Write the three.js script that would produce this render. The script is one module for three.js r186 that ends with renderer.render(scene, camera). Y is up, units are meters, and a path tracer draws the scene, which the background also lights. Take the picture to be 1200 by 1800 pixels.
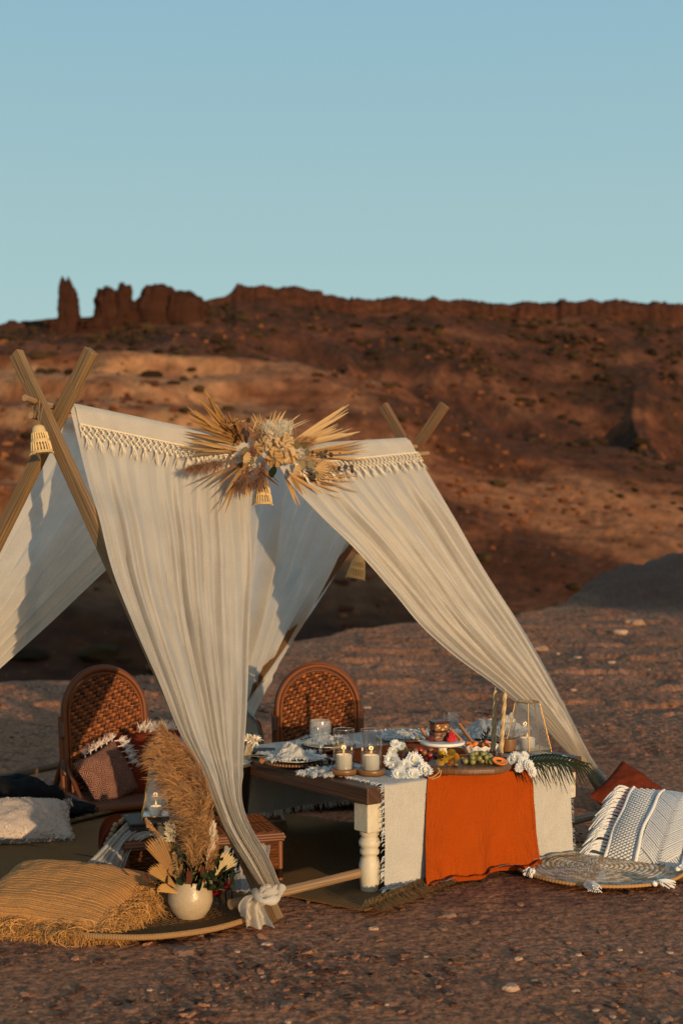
import * as THREE from 'three';
import { mergeGeometries } from 'three/addons/utils/BufferGeometryUtils.js';
import { RoundedBoxGeometry } from 'three/addons/geometries/RoundedBoxGeometry.js';

// ---------------------------------------------------------------- camera, sky, sun, exposure
const FOCAL = 2460;                                            // in pixels of a 1200 x 1800 picture
const scene = new THREE.Scene();
const camera = new THREE.PerspectiveCamera(2 * Math.atan(900 / FOCAL) * 180 / Math.PI, 682 / 1024, 0.1, 4000);
camera.position.set(0, 1.27, 0);
camera.rotation.x = Math.atan(16 / FOCAL);
camera.focus = 4.95; camera.userData.fStop = 3.2;
camera.updateMatrixWorld(true);
scene.add(camera);

const SUN_AZ = 28.5 * Math.PI / 180, SUN_EL = 6.5 * Math.PI / 180;
const sunDir = new THREE.Vector3(Math.sin(SUN_AZ) * Math.cos(SUN_EL), Math.sin(SUN_EL), Math.cos(SUN_AZ) * Math.cos(SUN_EL));
const sun = new THREE.DirectionalLight(new THREE.Color().setRGB(1, 0.705, 0.39), 4.6);
sun.position.copy(sunDir).multiplyScalar(60); sun.position.z -= 5;
sun.target.position.set(0, 0, -5);
sun.castShadow = true; sun.shadow.mapSize.set(4096, 4096);
Object.assign(sun.shadow.camera, { left: -9, right: 9, top: 9, bottom: -9, near: 1, far: 140 });
scene.add(sun, sun.target);
{
  const W = 512, H = 256, data = new Float32Array(W * H * 4);
  const mix = (a, b, t) => a.map((v, i) => v + (b[i] - v) * t);
  const stops = [[-90, [.05, .028, .02]], [-3, [.07, .04, .03]], [0, [.44, .62, .605]], [6, [.41, .595, .59]], [12, [.362, .55, .578]], [20, [.285, .485, .585]], [45, [.15, .30, .45]], [90, [.085, .20, .35]]];
  for (let j = 0; j < H; j++) for (let i = 0; i < W; i++) {
    const el = ((j + .5) / H - .5) * 180, az = ((i + .5) / W - .5) * 2 * Math.PI;
    let k = 1; while (k < stops.length - 1 && el > stops[k][0]) k++;
    let c = mix(stops[k - 1][1], stops[k][1], Math.min(1, Math.max(0, (el - stops[k - 1][0]) / (stops[k][0] - stops[k - 1][0]))));
    const e = el * Math.PI / 180, d = [Math.cos(az) * Math.cos(e), Math.sin(e), Math.sin(az) * Math.cos(e)];
    const cs = Math.max(0, d[0] * sunDir.x + d[1] * sunDir.y + d[2] * sunDir.z);
    const g = el > -1 ? .45 * Math.pow(cs, 3) + .8 * Math.pow(cs, 24) : 0;
    c = [c[0] + g * .75, c[1] + g * .5, c[2] + g * .24];
    data.set([...c, 1], (j * W + i) * 4);
  }
  const t = new THREE.DataTexture(data, W, H, THREE.RGBAFormat, THREE.FloatType);
  t.mapping = THREE.EquirectangularReflectionMapping; t.minFilter = t.magFilter = THREE.LinearFilter; t.needsUpdate = true;
  scene.background = t; scene.environment = t;
}
const renderer = new THREE.WebGLRenderer({ antialias: true });
renderer.setSize(682, 1024);
renderer.toneMapping = THREE.LinearToneMapping; renderer.toneMappingExposure = 1.0;
renderer.shadowMap.enabled = true;

// ---------------------------------------------------------------- helpers
function rngOf(seed) { let a = seed >>> 0; return () => { a = (a + 0x6D2B79F5) >>> 0; let t = a; t = Math.imul(t ^ (t >>> 15), t | 1); t ^= t + Math.imul(t ^ (t >>> 7), t | 61); return ((t ^ (t >>> 14)) >>> 0) / 4294967296; }; }
const R0 = rngOf(7);
const rr = (a, b, r = R0) => a + (b - a) * r();
const V = (x, y, z) => new THREE.Vector3(x, y, z);
const clamp = (x, a = 0, b = 1) => Math.min(b, Math.max(a, x));
const lerp = (a, b, t) => a + (b - a) * t;
const sstep = (a, b, x) => { const t = clamp((x - a) / (b - a)); return t * t * (3 - 2 * t); };
const PERM = (() => { const r = rngOf(99), p = [...Array(256).keys()]; for (let i = 255; i > 0; i--) { const j = Math.floor(r() * (i + 1)); [p[i], p[j]] = [p[j], p[i]]; } return new Uint8Array([...p, ...p]); })();
const GX = new Float32Array(256), GY = new Float32Array(256); for (let i = 0; i < 256; i++) { const a = i / 256 * Math.PI * 2; GX[i] = Math.cos(a); GY[i] = Math.sin(a); }
function noise(x, y) {                                          // gradient noise, about -0.7 .. 0.7
  const xi = Math.floor(x), yi = Math.floor(y), fx = x - xi, fy = y - yi, u = fx * fx * fx * (fx * (fx * 6 - 15) + 10), v = fy * fy * fy * (fy * (fy * 6 - 15) + 10);
  const X = xi & 255, Y = yi & 255, a = PERM[PERM[X] + Y], b = PERM[PERM[X + 1] + Y], c = PERM[PERM[X] + Y + 1], d = PERM[PERM[X + 1] + Y + 1];
  const n00 = GX[a] * fx + GY[a] * fy, n10 = GX[b] * (fx - 1) + GY[b] * fy, n01 = GX[c] * fx + GY[c] * (fy - 1), n11 = GX[d] * (fx - 1) + GY[d] * (fy - 1);
  return lerp(lerp(n00, n10, u), lerp(n01, n11, u), v);
}
function fbm(x, y, o = 4, g = .5) { let s = 0, a = 1; for (let i = 0; i < o; i++) { s += a * noise(x + i * 17.3, y - i * 9.1); a *= g; x *= 2.03; y *= 2.03; } return s; }
function ridged(x, y, o = 4) { let s = 0, a = .5; for (let i = 0; i < o; i++) { s += a * (1 - Math.abs(noise(x + i * 31.7, y + i * 5.3)) * 2); a *= .5; x *= 2.05; y *= 2.05; } return s; }
function pl(t, x) { for (let i = 1; i < t.length; i++) if (x <= t[i][0]) { const [a, p] = t[i - 1], [b, q] = t[i]; return x <= a ? p : p + (q - p) * (x - a) / (b - a); } return t[t.length - 1][1]; }
// where the ray through a place in the picture meets a level, or a distance: only to find real positions
function ray(px, py) { return V((px - 600) / FOCAL, (900 - py) / FOCAL, -1).applyEuler(camera.rotation); }
function G(px, py, y = 0) { const r = ray(px, py), t = (y - 1.27) / r.y; return V(r.x * t, y, r.z * t); }
function D(px, py, d) { const r = ray(px, py), t = d / -r.z; return V(r.x * t, 1.27 + r.y * t, r.z * t); }

const counts = {};
function numbered(n) { counts[n] = (counts[n] ?? -1) + 1; return counts[n] ? n + '_' + String(counts[n]).padStart(3, '0') : n; }
function tag(o, label, category, group, kind) { if (label) o.userData.label = label; if (category) o.userData.category = category; if (group) o.userData.group = group; if (kind) o.userData.kind = kind; return o; }
function thing(name, label, category, pos = [0, 0, 0], turn = 0, group) {
  const o = new THREE.Group(); o.name = numbered(name); scene.add(o);
  if (pos.isVector3) o.position.copy(pos); else o.position.set(...pos); o.rotation.y = turn; return tag(o, label, category, group);
}
function part(name, geo, mat, parent, label) {
  const m = new THREE.Mesh(Array.isArray(geo) ? merge(geo) : geo, mat); m.name = name; m.castShadow = m.receiveShadow = true;
  if (label) m.userData.label = label; parent.add(m); return m;
}
function solo(name, geo, mat, label, category, group, kind) { const m = part(numbered(name), geo, mat, scene); return tag(m, label, category, group, kind); }
function copyOf(root, name, label) { const c = root.clone(); c.name = numbered(name); scene.add(c); c.traverse(o => { if (o !== c) o.userData = { ...o.userData }; }); if (label) c.userData.label = label; return c; }

function geoOf(pos, idx, uv, col) {
  const g = new THREE.BufferGeometry(); g.setAttribute('position', new THREE.BufferAttribute(pos instanceof Float32Array ? pos : new Float32Array(pos), 3));
  g.setAttribute('uv', new THREE.BufferAttribute(uv ? (uv instanceof Float32Array ? uv : new Float32Array(uv)) : new Float32Array(pos.length / 3 * 2), 2));
  if (col) g.setAttribute('color', new THREE.BufferAttribute(col instanceof Float32Array ? col : new Float32Array(col), 3));
  g.setIndex(idx instanceof Uint32Array ? new THREE.BufferAttribute(idx, 1) : idx); g.computeVertexNormals(); return g;
}
function merge(list) {
  list = list.filter(Boolean); const anyCol = list.some(g => g.attributes.color);
  const l = list.map(g => {
    let h = g.index ? g : (() => { const q = g.clone(); q.setIndex([...Array(g.attributes.position.count).keys()]); return q; })();
    if (Object.keys(h.attributes).some(k => !['position', 'normal', 'uv', 'color'].includes(k))) { h = h.clone(); for (const k of Object.keys(h.attributes)) if (!['position', 'normal', 'uv', 'color'].includes(k)) h.deleteAttribute(k); }
    if (anyCol && !h.attributes.color) h.setAttribute('color', new THREE.BufferAttribute(new Float32Array(h.attributes.position.count * 3).fill(1), 3));
    return h;
  });
  return l.length === 1 ? l[0] : mergeGeometries(l);
}
function xf(g, p = [0, 0, 0], e = [0, 0, 0], s = 1) { const m = new THREE.Matrix4().compose(p.isVector3 ? p : V(...p), new THREE.Quaternion().setFromEuler(new THREE.Euler(...e)), typeof s === 'number' ? V(s, s, s) : V(...s)); return g.clone().applyMatrix4(m); }
function tint(g, c, jit = 0, r = R0) { const n = g.attributes.position.count, a = new Float32Array(n * 3), k = 1 + rr(-jit, jit, r); for (let i = 0; i < n; i++) { a[i * 3] = c[0] * k; a[i * 3 + 1] = c[1] * k; a[i * 3 + 2] = c[2] * k; } g.setAttribute('color', new THREE.BufferAttribute(a, 3)); return g; }
function rbox(w, h, d, r = .004, s = 2) { const g = new RoundedBoxGeometry(w, h, d, s, Math.min(r, w / 2.01, h / 2.01, d / 2.01)); return boxUV(g); }
function boxUV(g) { const p = g.attributes.position, n = g.attributes.normal, uv = new Float32Array(p.count * 2); for (let i = 0; i < p.count; i++) { const ax = Math.abs(n.getX(i)), ay = Math.abs(n.getY(i)), az = Math.abs(n.getZ(i)); const q = ax > ay && ax > az ? [p.getZ(i), p.getY(i)] : ay > az ? [p.getX(i), p.getZ(i)] : [p.getX(i), p.getY(i)]; uv[i * 2] = q[0]; uv[i * 2 + 1] = q[1]; } g.setAttribute('uv', new THREE.BufferAttribute(uv, 2)); return g; }
function lathe(prof, seg = 32) { return new THREE.LatheGeometry(prof.map(([r, y]) => new THREE.Vector2(Math.max(r, 1e-5), y)), seg); }
function surf(fn, nu, nv, su = 1, sv = 1, colFn) {                // fn(u, v) -> Vector3
  const pos = new Float32Array((nu + 1) * (nv + 1) * 3), uv = new Float32Array((nu + 1) * (nv + 1) * 2), col = colFn ? new Float32Array((nu + 1) * (nv + 1) * 3) : null, idx = new Uint32Array(nu * nv * 6); let k = 0, q = 0;
  for (let j = 0; j <= nv; j++) for (let i = 0; i <= nu; i++, k++) { const u = i / nu, v = j / nv, p = fn(u, v); pos[k * 3] = p.x; pos[k * 3 + 1] = p.y; pos[k * 3 + 2] = p.z; uv[k * 2] = u * su; uv[k * 2 + 1] = v * sv; if (col) { const c = colFn(u, v, p); col[k * 3] = c[0]; col[k * 3 + 1] = c[1]; col[k * 3 + 2] = c[2]; } }
  for (let j = 0; j < nv; j++) for (let i = 0; i < nu; i++) { const a = j * (nu + 1) + i, b = a + 1, c = a + nu + 1, d = c + 1; idx.set([a, c, b, b, c, d], q); q += 6; }
  return geoOf(pos, idx, uv, col);
}
function tube(pts, r, rad = 6, seg = 0, caps = true) {           // pts: Vector3[]; r: number or fn(t)
  const cv = pts.length > 2 ? new THREE.CatmullRomCurve3(pts) : new THREE.LineCurve3(pts[0], pts[1]);
  const n = seg || (pts.length > 2 ? (pts.length - 1) * 4 : 1), P = [], T = [];
  for (let i = 0; i <= n; i++) { P.push(cv.getPoint(i / n)); }
  for (let i = 0; i <= n; i++) T.push(P[Math.min(n, i + 1)].clone().sub(P[Math.max(0, i - 1)]).normalize());
  let N = Math.abs(T[0].y) < .9 ? V(0, 1, 0) : V(1, 0, 0); const pos = [], uv = [], idx = []; let len = 0;
  for (let i = 0; i <= n; i++) {
    N = N.clone().addScaledVector(T[i], -N.dot(T[i])).normalize(); const B = T[i].clone().cross(N), ri = typeof r === 'function' ? r(i / n) : r; if (i) len += P[i].distanceTo(P[i - 1]);
    for (let j = 0; j <= rad; j++) { const a = j / rad * Math.PI * 2, c = Math.cos(a) * ri, s = Math.sin(a) * ri; pos.push(P[i].x + N.x * c + B.x * s, P[i].y + N.y * c + B.y * s, P[i].z + N.z * c + B.z * s); uv.push(j / rad * ri * 6.28, len); }
  }
  for (let i = 0; i < n; i++) for (let j = 0; j < rad; j++) { const a = i * (rad + 1) + j, b = a + 1, c = a + rad + 1, d = c + 1; idx.push(a, b, c, b, d, c); }
  if (caps) for (const e of [0, n]) { const ri = typeof r === 'function' ? r(e / n) : r; if (ri < 1e-4) continue; const c0 = pos.length / 3; for (let j = 0; j <= rad; j++) { const k = e * (rad + 1) + j; pos.push(pos[k * 3], pos[k * 3 + 1], pos[k * 3 + 2]); uv.push(0, 0); } pos.push(P[e].x, P[e].y, P[e].z); uv.push(0, 0); for (let j = 0; j < rad; j++) e ? idx.push(c0 + j, c0 + j + 1, c0 + rad + 1) : idx.push(c0 + j + 1, c0 + j, c0 + rad + 1); }
  return geoOf(pos, idx, uv);
}
function strand(pts, w, up) {                                    // thin flat ribbon, tapered at its end
  const pos = [], uv = [], idx = [], n = pts.length;
  for (let i = 0; i < n; i++) { const t = pts[Math.min(n - 1, i + 1)].clone().sub(pts[Math.max(0, i - 1)]); const s = t.cross(up || V(.3, .2, 1)).normalize().multiplyScalar(w * (i === n - 1 ? .25 : 1) / 2); pos.push(pts[i].x - s.x, pts[i].y - s.y, pts[i].z - s.z, pts[i].x + s.x, pts[i].y + s.y, pts[i].z + s.z); uv.push(0, i, 1, i); if (i < n - 1) { const a = i * 2; idx.push(a, a + 1, a + 2, a + 1, a + 3, a + 2); } }
  return { pos, uv, idx };
}
class Strands {                                                  // many strands in one geometry
  constructor() { this.pos = []; this.uv = []; this.idx = []; this.col = []; }
  add(pts, w, up, c = [1, 1, 1]) { const s = strand(pts, w, up), o = this.pos.length / 3; for (const v of s.pos) this.pos.push(v); for (const v of s.uv) this.uv.push(v); for (const v of s.idx) this.idx.push(v + o); for (let i = 0; i < s.pos.length / 3; i++) this.col.push(c[0], c[1], c[2]); }
  geo() { return geoOf(this.pos, this.idx, this.uv, this.col); }
}
function blade(len, w, bend = .2, fold = .25, n = 7, shape) {     // a leaf along +y, bending to +z
  const sh = shape || (t => Math.pow(Math.sin(Math.PI * Math.min(1, t * .93 + .05)), .6));
  return surf((u, v) => { const x = (u - .5) * w * sh(v), a = bend * v; return V(x, len * v * (1 - .15 * Math.abs(bend) * v), len * v * v * bend * .5 + Math.abs(u - .5) * 2 * w * sh(v) * fold); }, 2, n, w, len);
}
function pillow(w, h, t, n = 28, wrinkle = .004, seed = 1, pull = .06) {   // lies in xy, thick in z; closed
  const side = s => surf((u, v) => {
    const x = u * 2 - 1, y = v * 2 - 1, e = Math.pow((1 - Math.pow(Math.abs(x), 2.4)) * (1 - Math.pow(Math.abs(y), 2.4)), .55);
    const k = 1 - pull * (1 - Math.pow(Math.abs(x * y), 1.5)) * (Math.max(Math.abs(x), Math.abs(y)) ** 4);
    const wr = wrinkle * fbm(x * 2.2 + seed * 7, y * 2.2 + s * 3, 3) * (e > 0 ? Math.min(1, e * 3) : 0);
    return V(x * w / 2 * k, y * h / 2 * k, s * (t / 2 * e + wr));
  }, n, n, w, h);
  const b = side(-1), i = b.index.array; for (let k = 0; k < i.length; k += 3) { const q = i[k]; i[k] = i[k + 1]; i[k + 1] = q; } b.computeVertexNormals();
  return merge([side(1), b]);
}
// ---------------------------------------------------------------- textures and materials
function tex(n, fn, srgb = false, m = n) {                        // fn(u, v) -> grey or [r, g, b], 0 .. 1
  const d = new Uint8Array(n * m * 4); for (let j = 0; j < m; j++) for (let i = 0; i < n; i++) { let c = fn(i / n, j / m, i, j); if (typeof c === 'number') c = [c, c, c]; const k = (j * n + i) * 4; d[k] = clamp(c[0]) * 255; d[k + 1] = clamp(c[1]) * 255; d[k + 2] = clamp(c[2]) * 255; d[k + 3] = 255; }
  const t = new THREE.DataTexture(d, n, m); t.wrapS = t.wrapT = THREE.RepeatWrapping; t.magFilter = THREE.LinearFilter; t.minFilter = THREE.LinearMipmapLinearFilter; t.generateMipmaps = true; if (srgb) t.colorSpace = THREE.SRGBColorSpace; t.needsUpdate = true; return t;
}
function tn(u, v, f, o = 4, s = 0) {                              // noise that tiles over 0..1
  const c = (x, y) => fbm(x * f + s, y * f + s * 1.7, o); const a = c(u, v), b = c(u - 1, v), d = c(u, v - 1), e = c(u - 1, v - 1); return lerp(lerp(a, b, u), lerp(d, e, u), v);
}
function rep(t, x, y) { const c = t.clone(); c.repeat.set(x, y ?? x); c.needsUpdate = true; return c; }
const T = {
  weave: tex(256, (u, v) => { const a = Math.sin(u * 6.2832 * 32), b = Math.sin(v * 6.2832 * 32); return .5 + .22 * (a * b > 0 ? Math.abs(a) : -Math.abs(b)) + .35 * tn(u, v, 12, 3) + .12 * tn(u * 1, v, 64, 1, 3); }),
  cloth: tex(512, (u, v) => { const n = .90 + .05 * tn(u, v, 6, 4) + .12 * tn(u, v, 90, 3, 5) + .03 * fbm(u * 200, v * 3, 1) * Math.sin(v * 3.14) + .03 * fbm(u * 3, v * 200, 1) * Math.sin(u * 3.14); return [n, n * .99, n * .975]; }, true),
  clothFine: tex(512, (u, v) => { const n = .93 + .06 * tn(u, v, 5, 4) + .05 * tn(u, v, 110, 2, 5) + .05 * Math.sin(u * 6.2832 * 170) * (.5 + tn(u, v, 20, 2)) ; return [n, n * .995, n * .985]; }, true),
  grain: tex(512, (u, v) => { const n = .74 + .22 * tn(u, v * .12, 26, 4) + .16 * Math.sin((u * 20 + 2.5 * tn(u, v * .2, 4, 3, 9)) * 6.2832) * .5 + .1 * tn(u, v * .08, 120, 2, 4); return n; }, true),
  grainB: tex(256, (u, v) => .5 + .5 * tn(u, v * .1, 50, 3, 2)),
  crinkle: tex(512, (u, v) => .5 + .5 * tn(u, v, 7, 3, 2) + .45 * tn(u, v * .35, 40, 3, 7) + .12 * Math.sin(u * 6.2832 * 128) * Math.sin(v * 6.2832 * 128)),
  speck: tex(512, (u, v) => { const s = tn(u, v, 70, 2, 4), n = .95 + .05 * tn(u, v, 8, 3, 1) - (s > .36 ? .25 : 0); return [n, n * .98, n * .95]; }, true),
  rough: tex(256, (u, v) => .5 + .7 * tn(u, v, 10, 5, 8)),
  soil: tex(512, (u, v) => { const n = .5 + .55 * tn(u, v, 14, 6, 3); return n + .25 * Math.max(0, tn(u, v, 60, 2, 6)); }),
  jute: tex(256, (u, v) => { const r = Math.sin(v * 6.2832 * 16), s = Math.sin((u * 24 + (Math.floor(v * 16) % 2) * .5) * 6.2832); return .5 + .28 * r + .2 * s + .25 * tn(u, v, 30, 2, 4); }),
};
function mat(c, rough = .8, o = {}) { return new THREE.MeshPhysicalMaterial({ color: new THREE.Color().setRGB(...c), roughness: rough, side: THREE.DoubleSide, ...(rough >= .85 ? { specularIntensity: .18 } : {}), ...o }); }
const fabric = (c, o = {}) => mat(c, .95, { map: rep(T.cloth, 2.2), bumpMap: rep(T.weave, o.wv ?? 14), bumpScale: o.bs ?? .0012, sheen: .25, sheenRoughness: .8, sheenColor: new THREE.Color().setRGB(...c), ...(o.x || {}) });
const M = {
  drape: mat([.94, .87, .78], .95, { map: rep(T.clothFine, 1.3), bumpMap: rep(T.weave, 22), bumpScale: .0005, transmission: .6, thickness: 0 }),
  gauze: mat([.62, .58, .55], .95, { map: rep(T.cloth, 2), transmission: .4, thickness: 0, bumpMap: rep(T.weave, 14), bumpScale: .001 }),
  cord: mat([.66, .56, .42], .95),
  whiteCloth: fabric([.57, .54, .50], { bs: .006, x: { bumpMap: rep(T.crinkle, 2.6) } }),
  whiteThread: mat([.76, .72, .66], .95),
  rust: fabric([.44, .070, .004], { bs: .009, x: { sheen: 0, bumpMap: rep(T.crinkle, 2.2) } }),
  rustPillow: fabric([.17, .026, .010], { x: { sheen: 0 } }),
  pine: mat([.34, .195, .078], .75, { map: rep(T.grain, 3, 1), bumpMap: rep(T.grainB, 3, 1), bumpScale: .0012 }),
  oldPine: mat([.27, .135, .052], .75, { map: rep(T.grain, 3, 1), bumpMap: rep(T.grainB, 3, 1), bumpScale: .0012 }),
  dowel: mat([.46, .27, .13], .6, { map: rep(T.grain, 8, 1) }),
  tableWood: mat([.115, .047, .022], .45, { map: rep(T.grain, 4, 1), bumpMap: rep(T.grainB, 4, 1), bumpScale: .001 }),
  legPaint: mat([.66, .58, .45], .55, { map: rep(T.cloth, 4), bumpMap: rep(T.rough, 6), bumpScale: .0008 }),
  rattan: mat([.135, .036, .007], .5, { specularIntensity: .5, bumpMap: rep(T.rough, 20), bumpScale: .0004 }),
  rattanStrip: mat([1, 1, 1], .42, { vertexColors: true }),
  straw: mat([1, 1, 1], .75, { vertexColors: true, transmission: .15, thickness: 0 }),
  strawDull: mat([1, 1, 1], .9, { vertexColors: true }),
  leafDry: mat([.47, .26, .085], .62, { transmission: .25, thickness: 0, bumpMap: rep(T.grainB, 60, 4), bumpScale: .0008 }),
  leafDry2: mat([.55, .35, .15], .62, { transmission: .25, thickness: 0, bumpMap: rep(T.grainB, 60, 4), bumpScale: .0008 }),
  leafDark: mat([.014, .020, .009], .88),
  leafGreen: mat([.024, .034, .013], .88),
  leafGrey: mat([.16, .15, .09], .7),
  twig: mat([.10, .055, .025], .8),
  bell: mat([.60, .42, .2], .8, { bumpMap: rep(T.rough, 30), bumpScale: .001 }),
  ceramic: mat([.44, .345, .235], .36, { map: rep(T.speck, 1.2), bumpMap: rep(T.rough, 3), bumpScale: .0007 }),
  white: mat([.70, .66, .60], .45),
  petal: mat([.74, .74, .73], .8, { transmission: .2, thickness: 0 }),
  pollen: mat([.55, .42, .08], .9),
  glass: mat([.93, .94, .95], .04, { transmission: 1, thickness: 0, ior: 1.8 }),
  glassThick: mat([.96, .97, .97], .03, { transmission: 1, thickness: .01, ior: 1.48 }),
  pane: mat([.82, .84, .87], .06, { transmission: .93, thickness: 0, ior: 1.9 }),
  crystal: mat([.92, .92, .92], .12, { transmission: .9, thickness: 0, ior: 1.6 }),
  aqua: mat([.62, .88, .93], .04, { transmission: 1, thickness: 0, ior: 1.5 }),
  water: mat([.97, .98, .98], .02, { transmission: 1, thickness: .02, ior: 1.33 }),
  wax: mat([.58, .52, .42], .6),
  waxGold: mat([.40, .27, .13], .45),
  acacia: mat([.32, .14, .045], .4, { map: rep(T.grain, 10, 2) }),
  board: mat([.26, .115, .045], .5, { map: rep(T.grain, 6, 1) }),
  brass: mat([.46, .27, .10], .45, { metalness: 1 }),
  black: mat([.008, .008, .009], .9, { bumpMap: rep(T.rough, 14), bumpScale: .002 }),
  darkWood: mat([.04, .022, .014], .6, { map: rep(T.grain, 4, 1) }),
  steel: mat([.45, .43, .4], .5, { metalness: 1 }),
  darkMetal: mat([.05, .04, .04], .35, { metalness: 1 }),
  foil: mat([.75, .57, .36], .42, { metalness: 1, bumpMap: rep(T.rough, 30), bumpScale: .002 }),
  juteRug: mat([.20, .115, .05], .95, { bumpMap: rep(T.jute, 4), bumpScale: .004, map: rep(T.cloth, 3) }),
  flame: new THREE.MeshStandardMaterial({ color: 0x000000, emissive: new THREE.Color().setRGB(1, .55, .18), emissiveIntensity: 1.5 }),
};
// ---------------------------------------------------------------- the plateau
const edgeAt = x => pl([[-30, 10.5], [-2.7, 11.1], [-1.5, 11.4], [-.3, 15.4], [.7, 17], [2.3, 18.6], [4, 23], [7, 30], [14, 34], [60, 40]], x) + .5 * noise(x * .7, 3) + .25 * noise(x * 3, 9);
const camp = (x, d) => sstep(3.0, 2.2, Math.hypot((x + .35) / 1.15, (d - 5.7) / .95));
function groundH(x, z) {
  const d = -z, e = d - edgeAt(x), c = camp(x, d), far = sstep(6.5, 11, d);
  const dist = Math.hypot(x, d);
  let h = .02 * fbm(x * .55, d * .55, 3) * (1 + far * 1.6);
  if (dist < 60) {
    h += (.009 + .012 * far) * fbm(x * 2.3 + 4, d * 2.3 * (1 - far * .35), 4);
    const rip = sstep(.05, .4, noise(x * .9 + 2, d * .9 + 5) + .1);
    h += .017 * (ridged(x * 5 + d * 2.4, d * 8 - x * 4, 3) - .5) * (.15 + rip); const rutD = Math.abs(d - 3.55 - .25 * x - .12 * noise(x * .8, 4)), rut2 = Math.abs(d - 4.15 - .3 * x - .12 * noise(x * .7, 9)); h -= .012 * sstep(.16, .05, rutD) + .010 * sstep(.15, .05, rut2) * sstep(.0, .4, x); h += .006 * sstep(.1, .2, rutD) * sstep(.34, .2, rutD);
    h += .010 * fbm(x * 18, d * 20, 3) + .008 * Math.max(0, noise(x * 7 + 3, d * 8) - .15) * sstep(-.2, .3, noise(x * 1.3, d * 1.3)) + .006 * Math.max(0, noise(x * 14 + 7, d * 16) - .1) + .003 * noise(x * 60, d * 60);
    const slab = fbm(x * .9 + 40, d * 1.5 + 11, 3); h += far * .035 * sstep(.18, .3, slab) * (1 - .25 * ridged(x * 5, d * 5, 2));
  }
  h *= 1 - .82 * c; h -= .012 * c;
  const mx = x - 2.9 - Math.max(0, 21 - d) * .6; if (mx > 0 && d > 17) h += sstep(17, 26, d) * (.20 * 4.2 * Math.tanh(mx / 4.2) * sstep(0, 1.6, mx)) * (1 + .35 * fbm(x * .6, d * .6, 3)) + .16 * sstep(.3, 1.5, mx) * sstep(18, 22, d) * (ridged(x * 1.2, d * 1.2, 4) - .4);
  if (e > 0 && d > 0) h -= e < 1.2 ? .35 * e * e : .504 + (e - 1.2) * .62;
  return Math.max(h, -34);
}
function soilCol(x, z, h) {
  const d = -z, n = fbm(x * 1.1, d * 1.1, 4), m = fbm(x * 9 + 3, d * 9, 4), f = fbm(x * 42, d * 42, 2);
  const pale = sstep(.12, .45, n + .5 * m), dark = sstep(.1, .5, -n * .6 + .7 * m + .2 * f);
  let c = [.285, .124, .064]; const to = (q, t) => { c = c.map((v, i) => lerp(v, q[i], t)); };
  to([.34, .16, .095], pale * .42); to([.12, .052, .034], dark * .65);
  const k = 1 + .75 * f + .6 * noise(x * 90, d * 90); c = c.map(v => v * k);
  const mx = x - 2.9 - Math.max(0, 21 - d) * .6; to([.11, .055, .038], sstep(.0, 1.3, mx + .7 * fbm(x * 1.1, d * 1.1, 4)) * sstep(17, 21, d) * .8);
  return c;
}
{
  const as = [], ds = []; const dense = .30;
  for (let i = 0; i < 60; i++) as.push(lerp(-Math.PI, -dense, Math.pow(i / 60, .6)));
  const NA = 640; for (let i = 0; i < NA; i++) as.push(lerp(-dense, dense, i / NA));
  for (let i = 0; i <= 60; i++) as.push(lerp(dense, Math.PI, 1 - Math.pow(1 - i / 60, .6)));
  for (let i = 0; i < 14; i++) ds.push(lerp(.05, 3.2, i / 14));
  const ND = 620; for (let i = 0; i < ND; i++) { const t = i / ND; ds.push(lerp(1 / lerp(1 / 3.2, 1 / 26, t), 3.2 * Math.pow(26 / 3.2, t), .45)); }
  for (let i = 0; i <= 30; i++) ds.push(26 * Math.pow(1200 / 26, i / 30));
  const nu = as.length - 1, nv = ds.length - 1;
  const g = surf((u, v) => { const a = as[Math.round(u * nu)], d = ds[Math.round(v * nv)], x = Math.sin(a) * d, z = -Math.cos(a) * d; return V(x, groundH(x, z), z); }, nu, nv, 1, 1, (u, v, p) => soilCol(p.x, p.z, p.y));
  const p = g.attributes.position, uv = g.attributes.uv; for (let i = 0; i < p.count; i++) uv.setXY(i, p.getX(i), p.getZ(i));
  solo('ground', g, mat([1, 1, 1], .95, { vertexColors: true, bumpMap: rep(T.soil, 1.7), bumpScale: .010 }), 'stony brown dirt plateau under the picnic camp', 'ground', null, 'structure');
}
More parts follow.
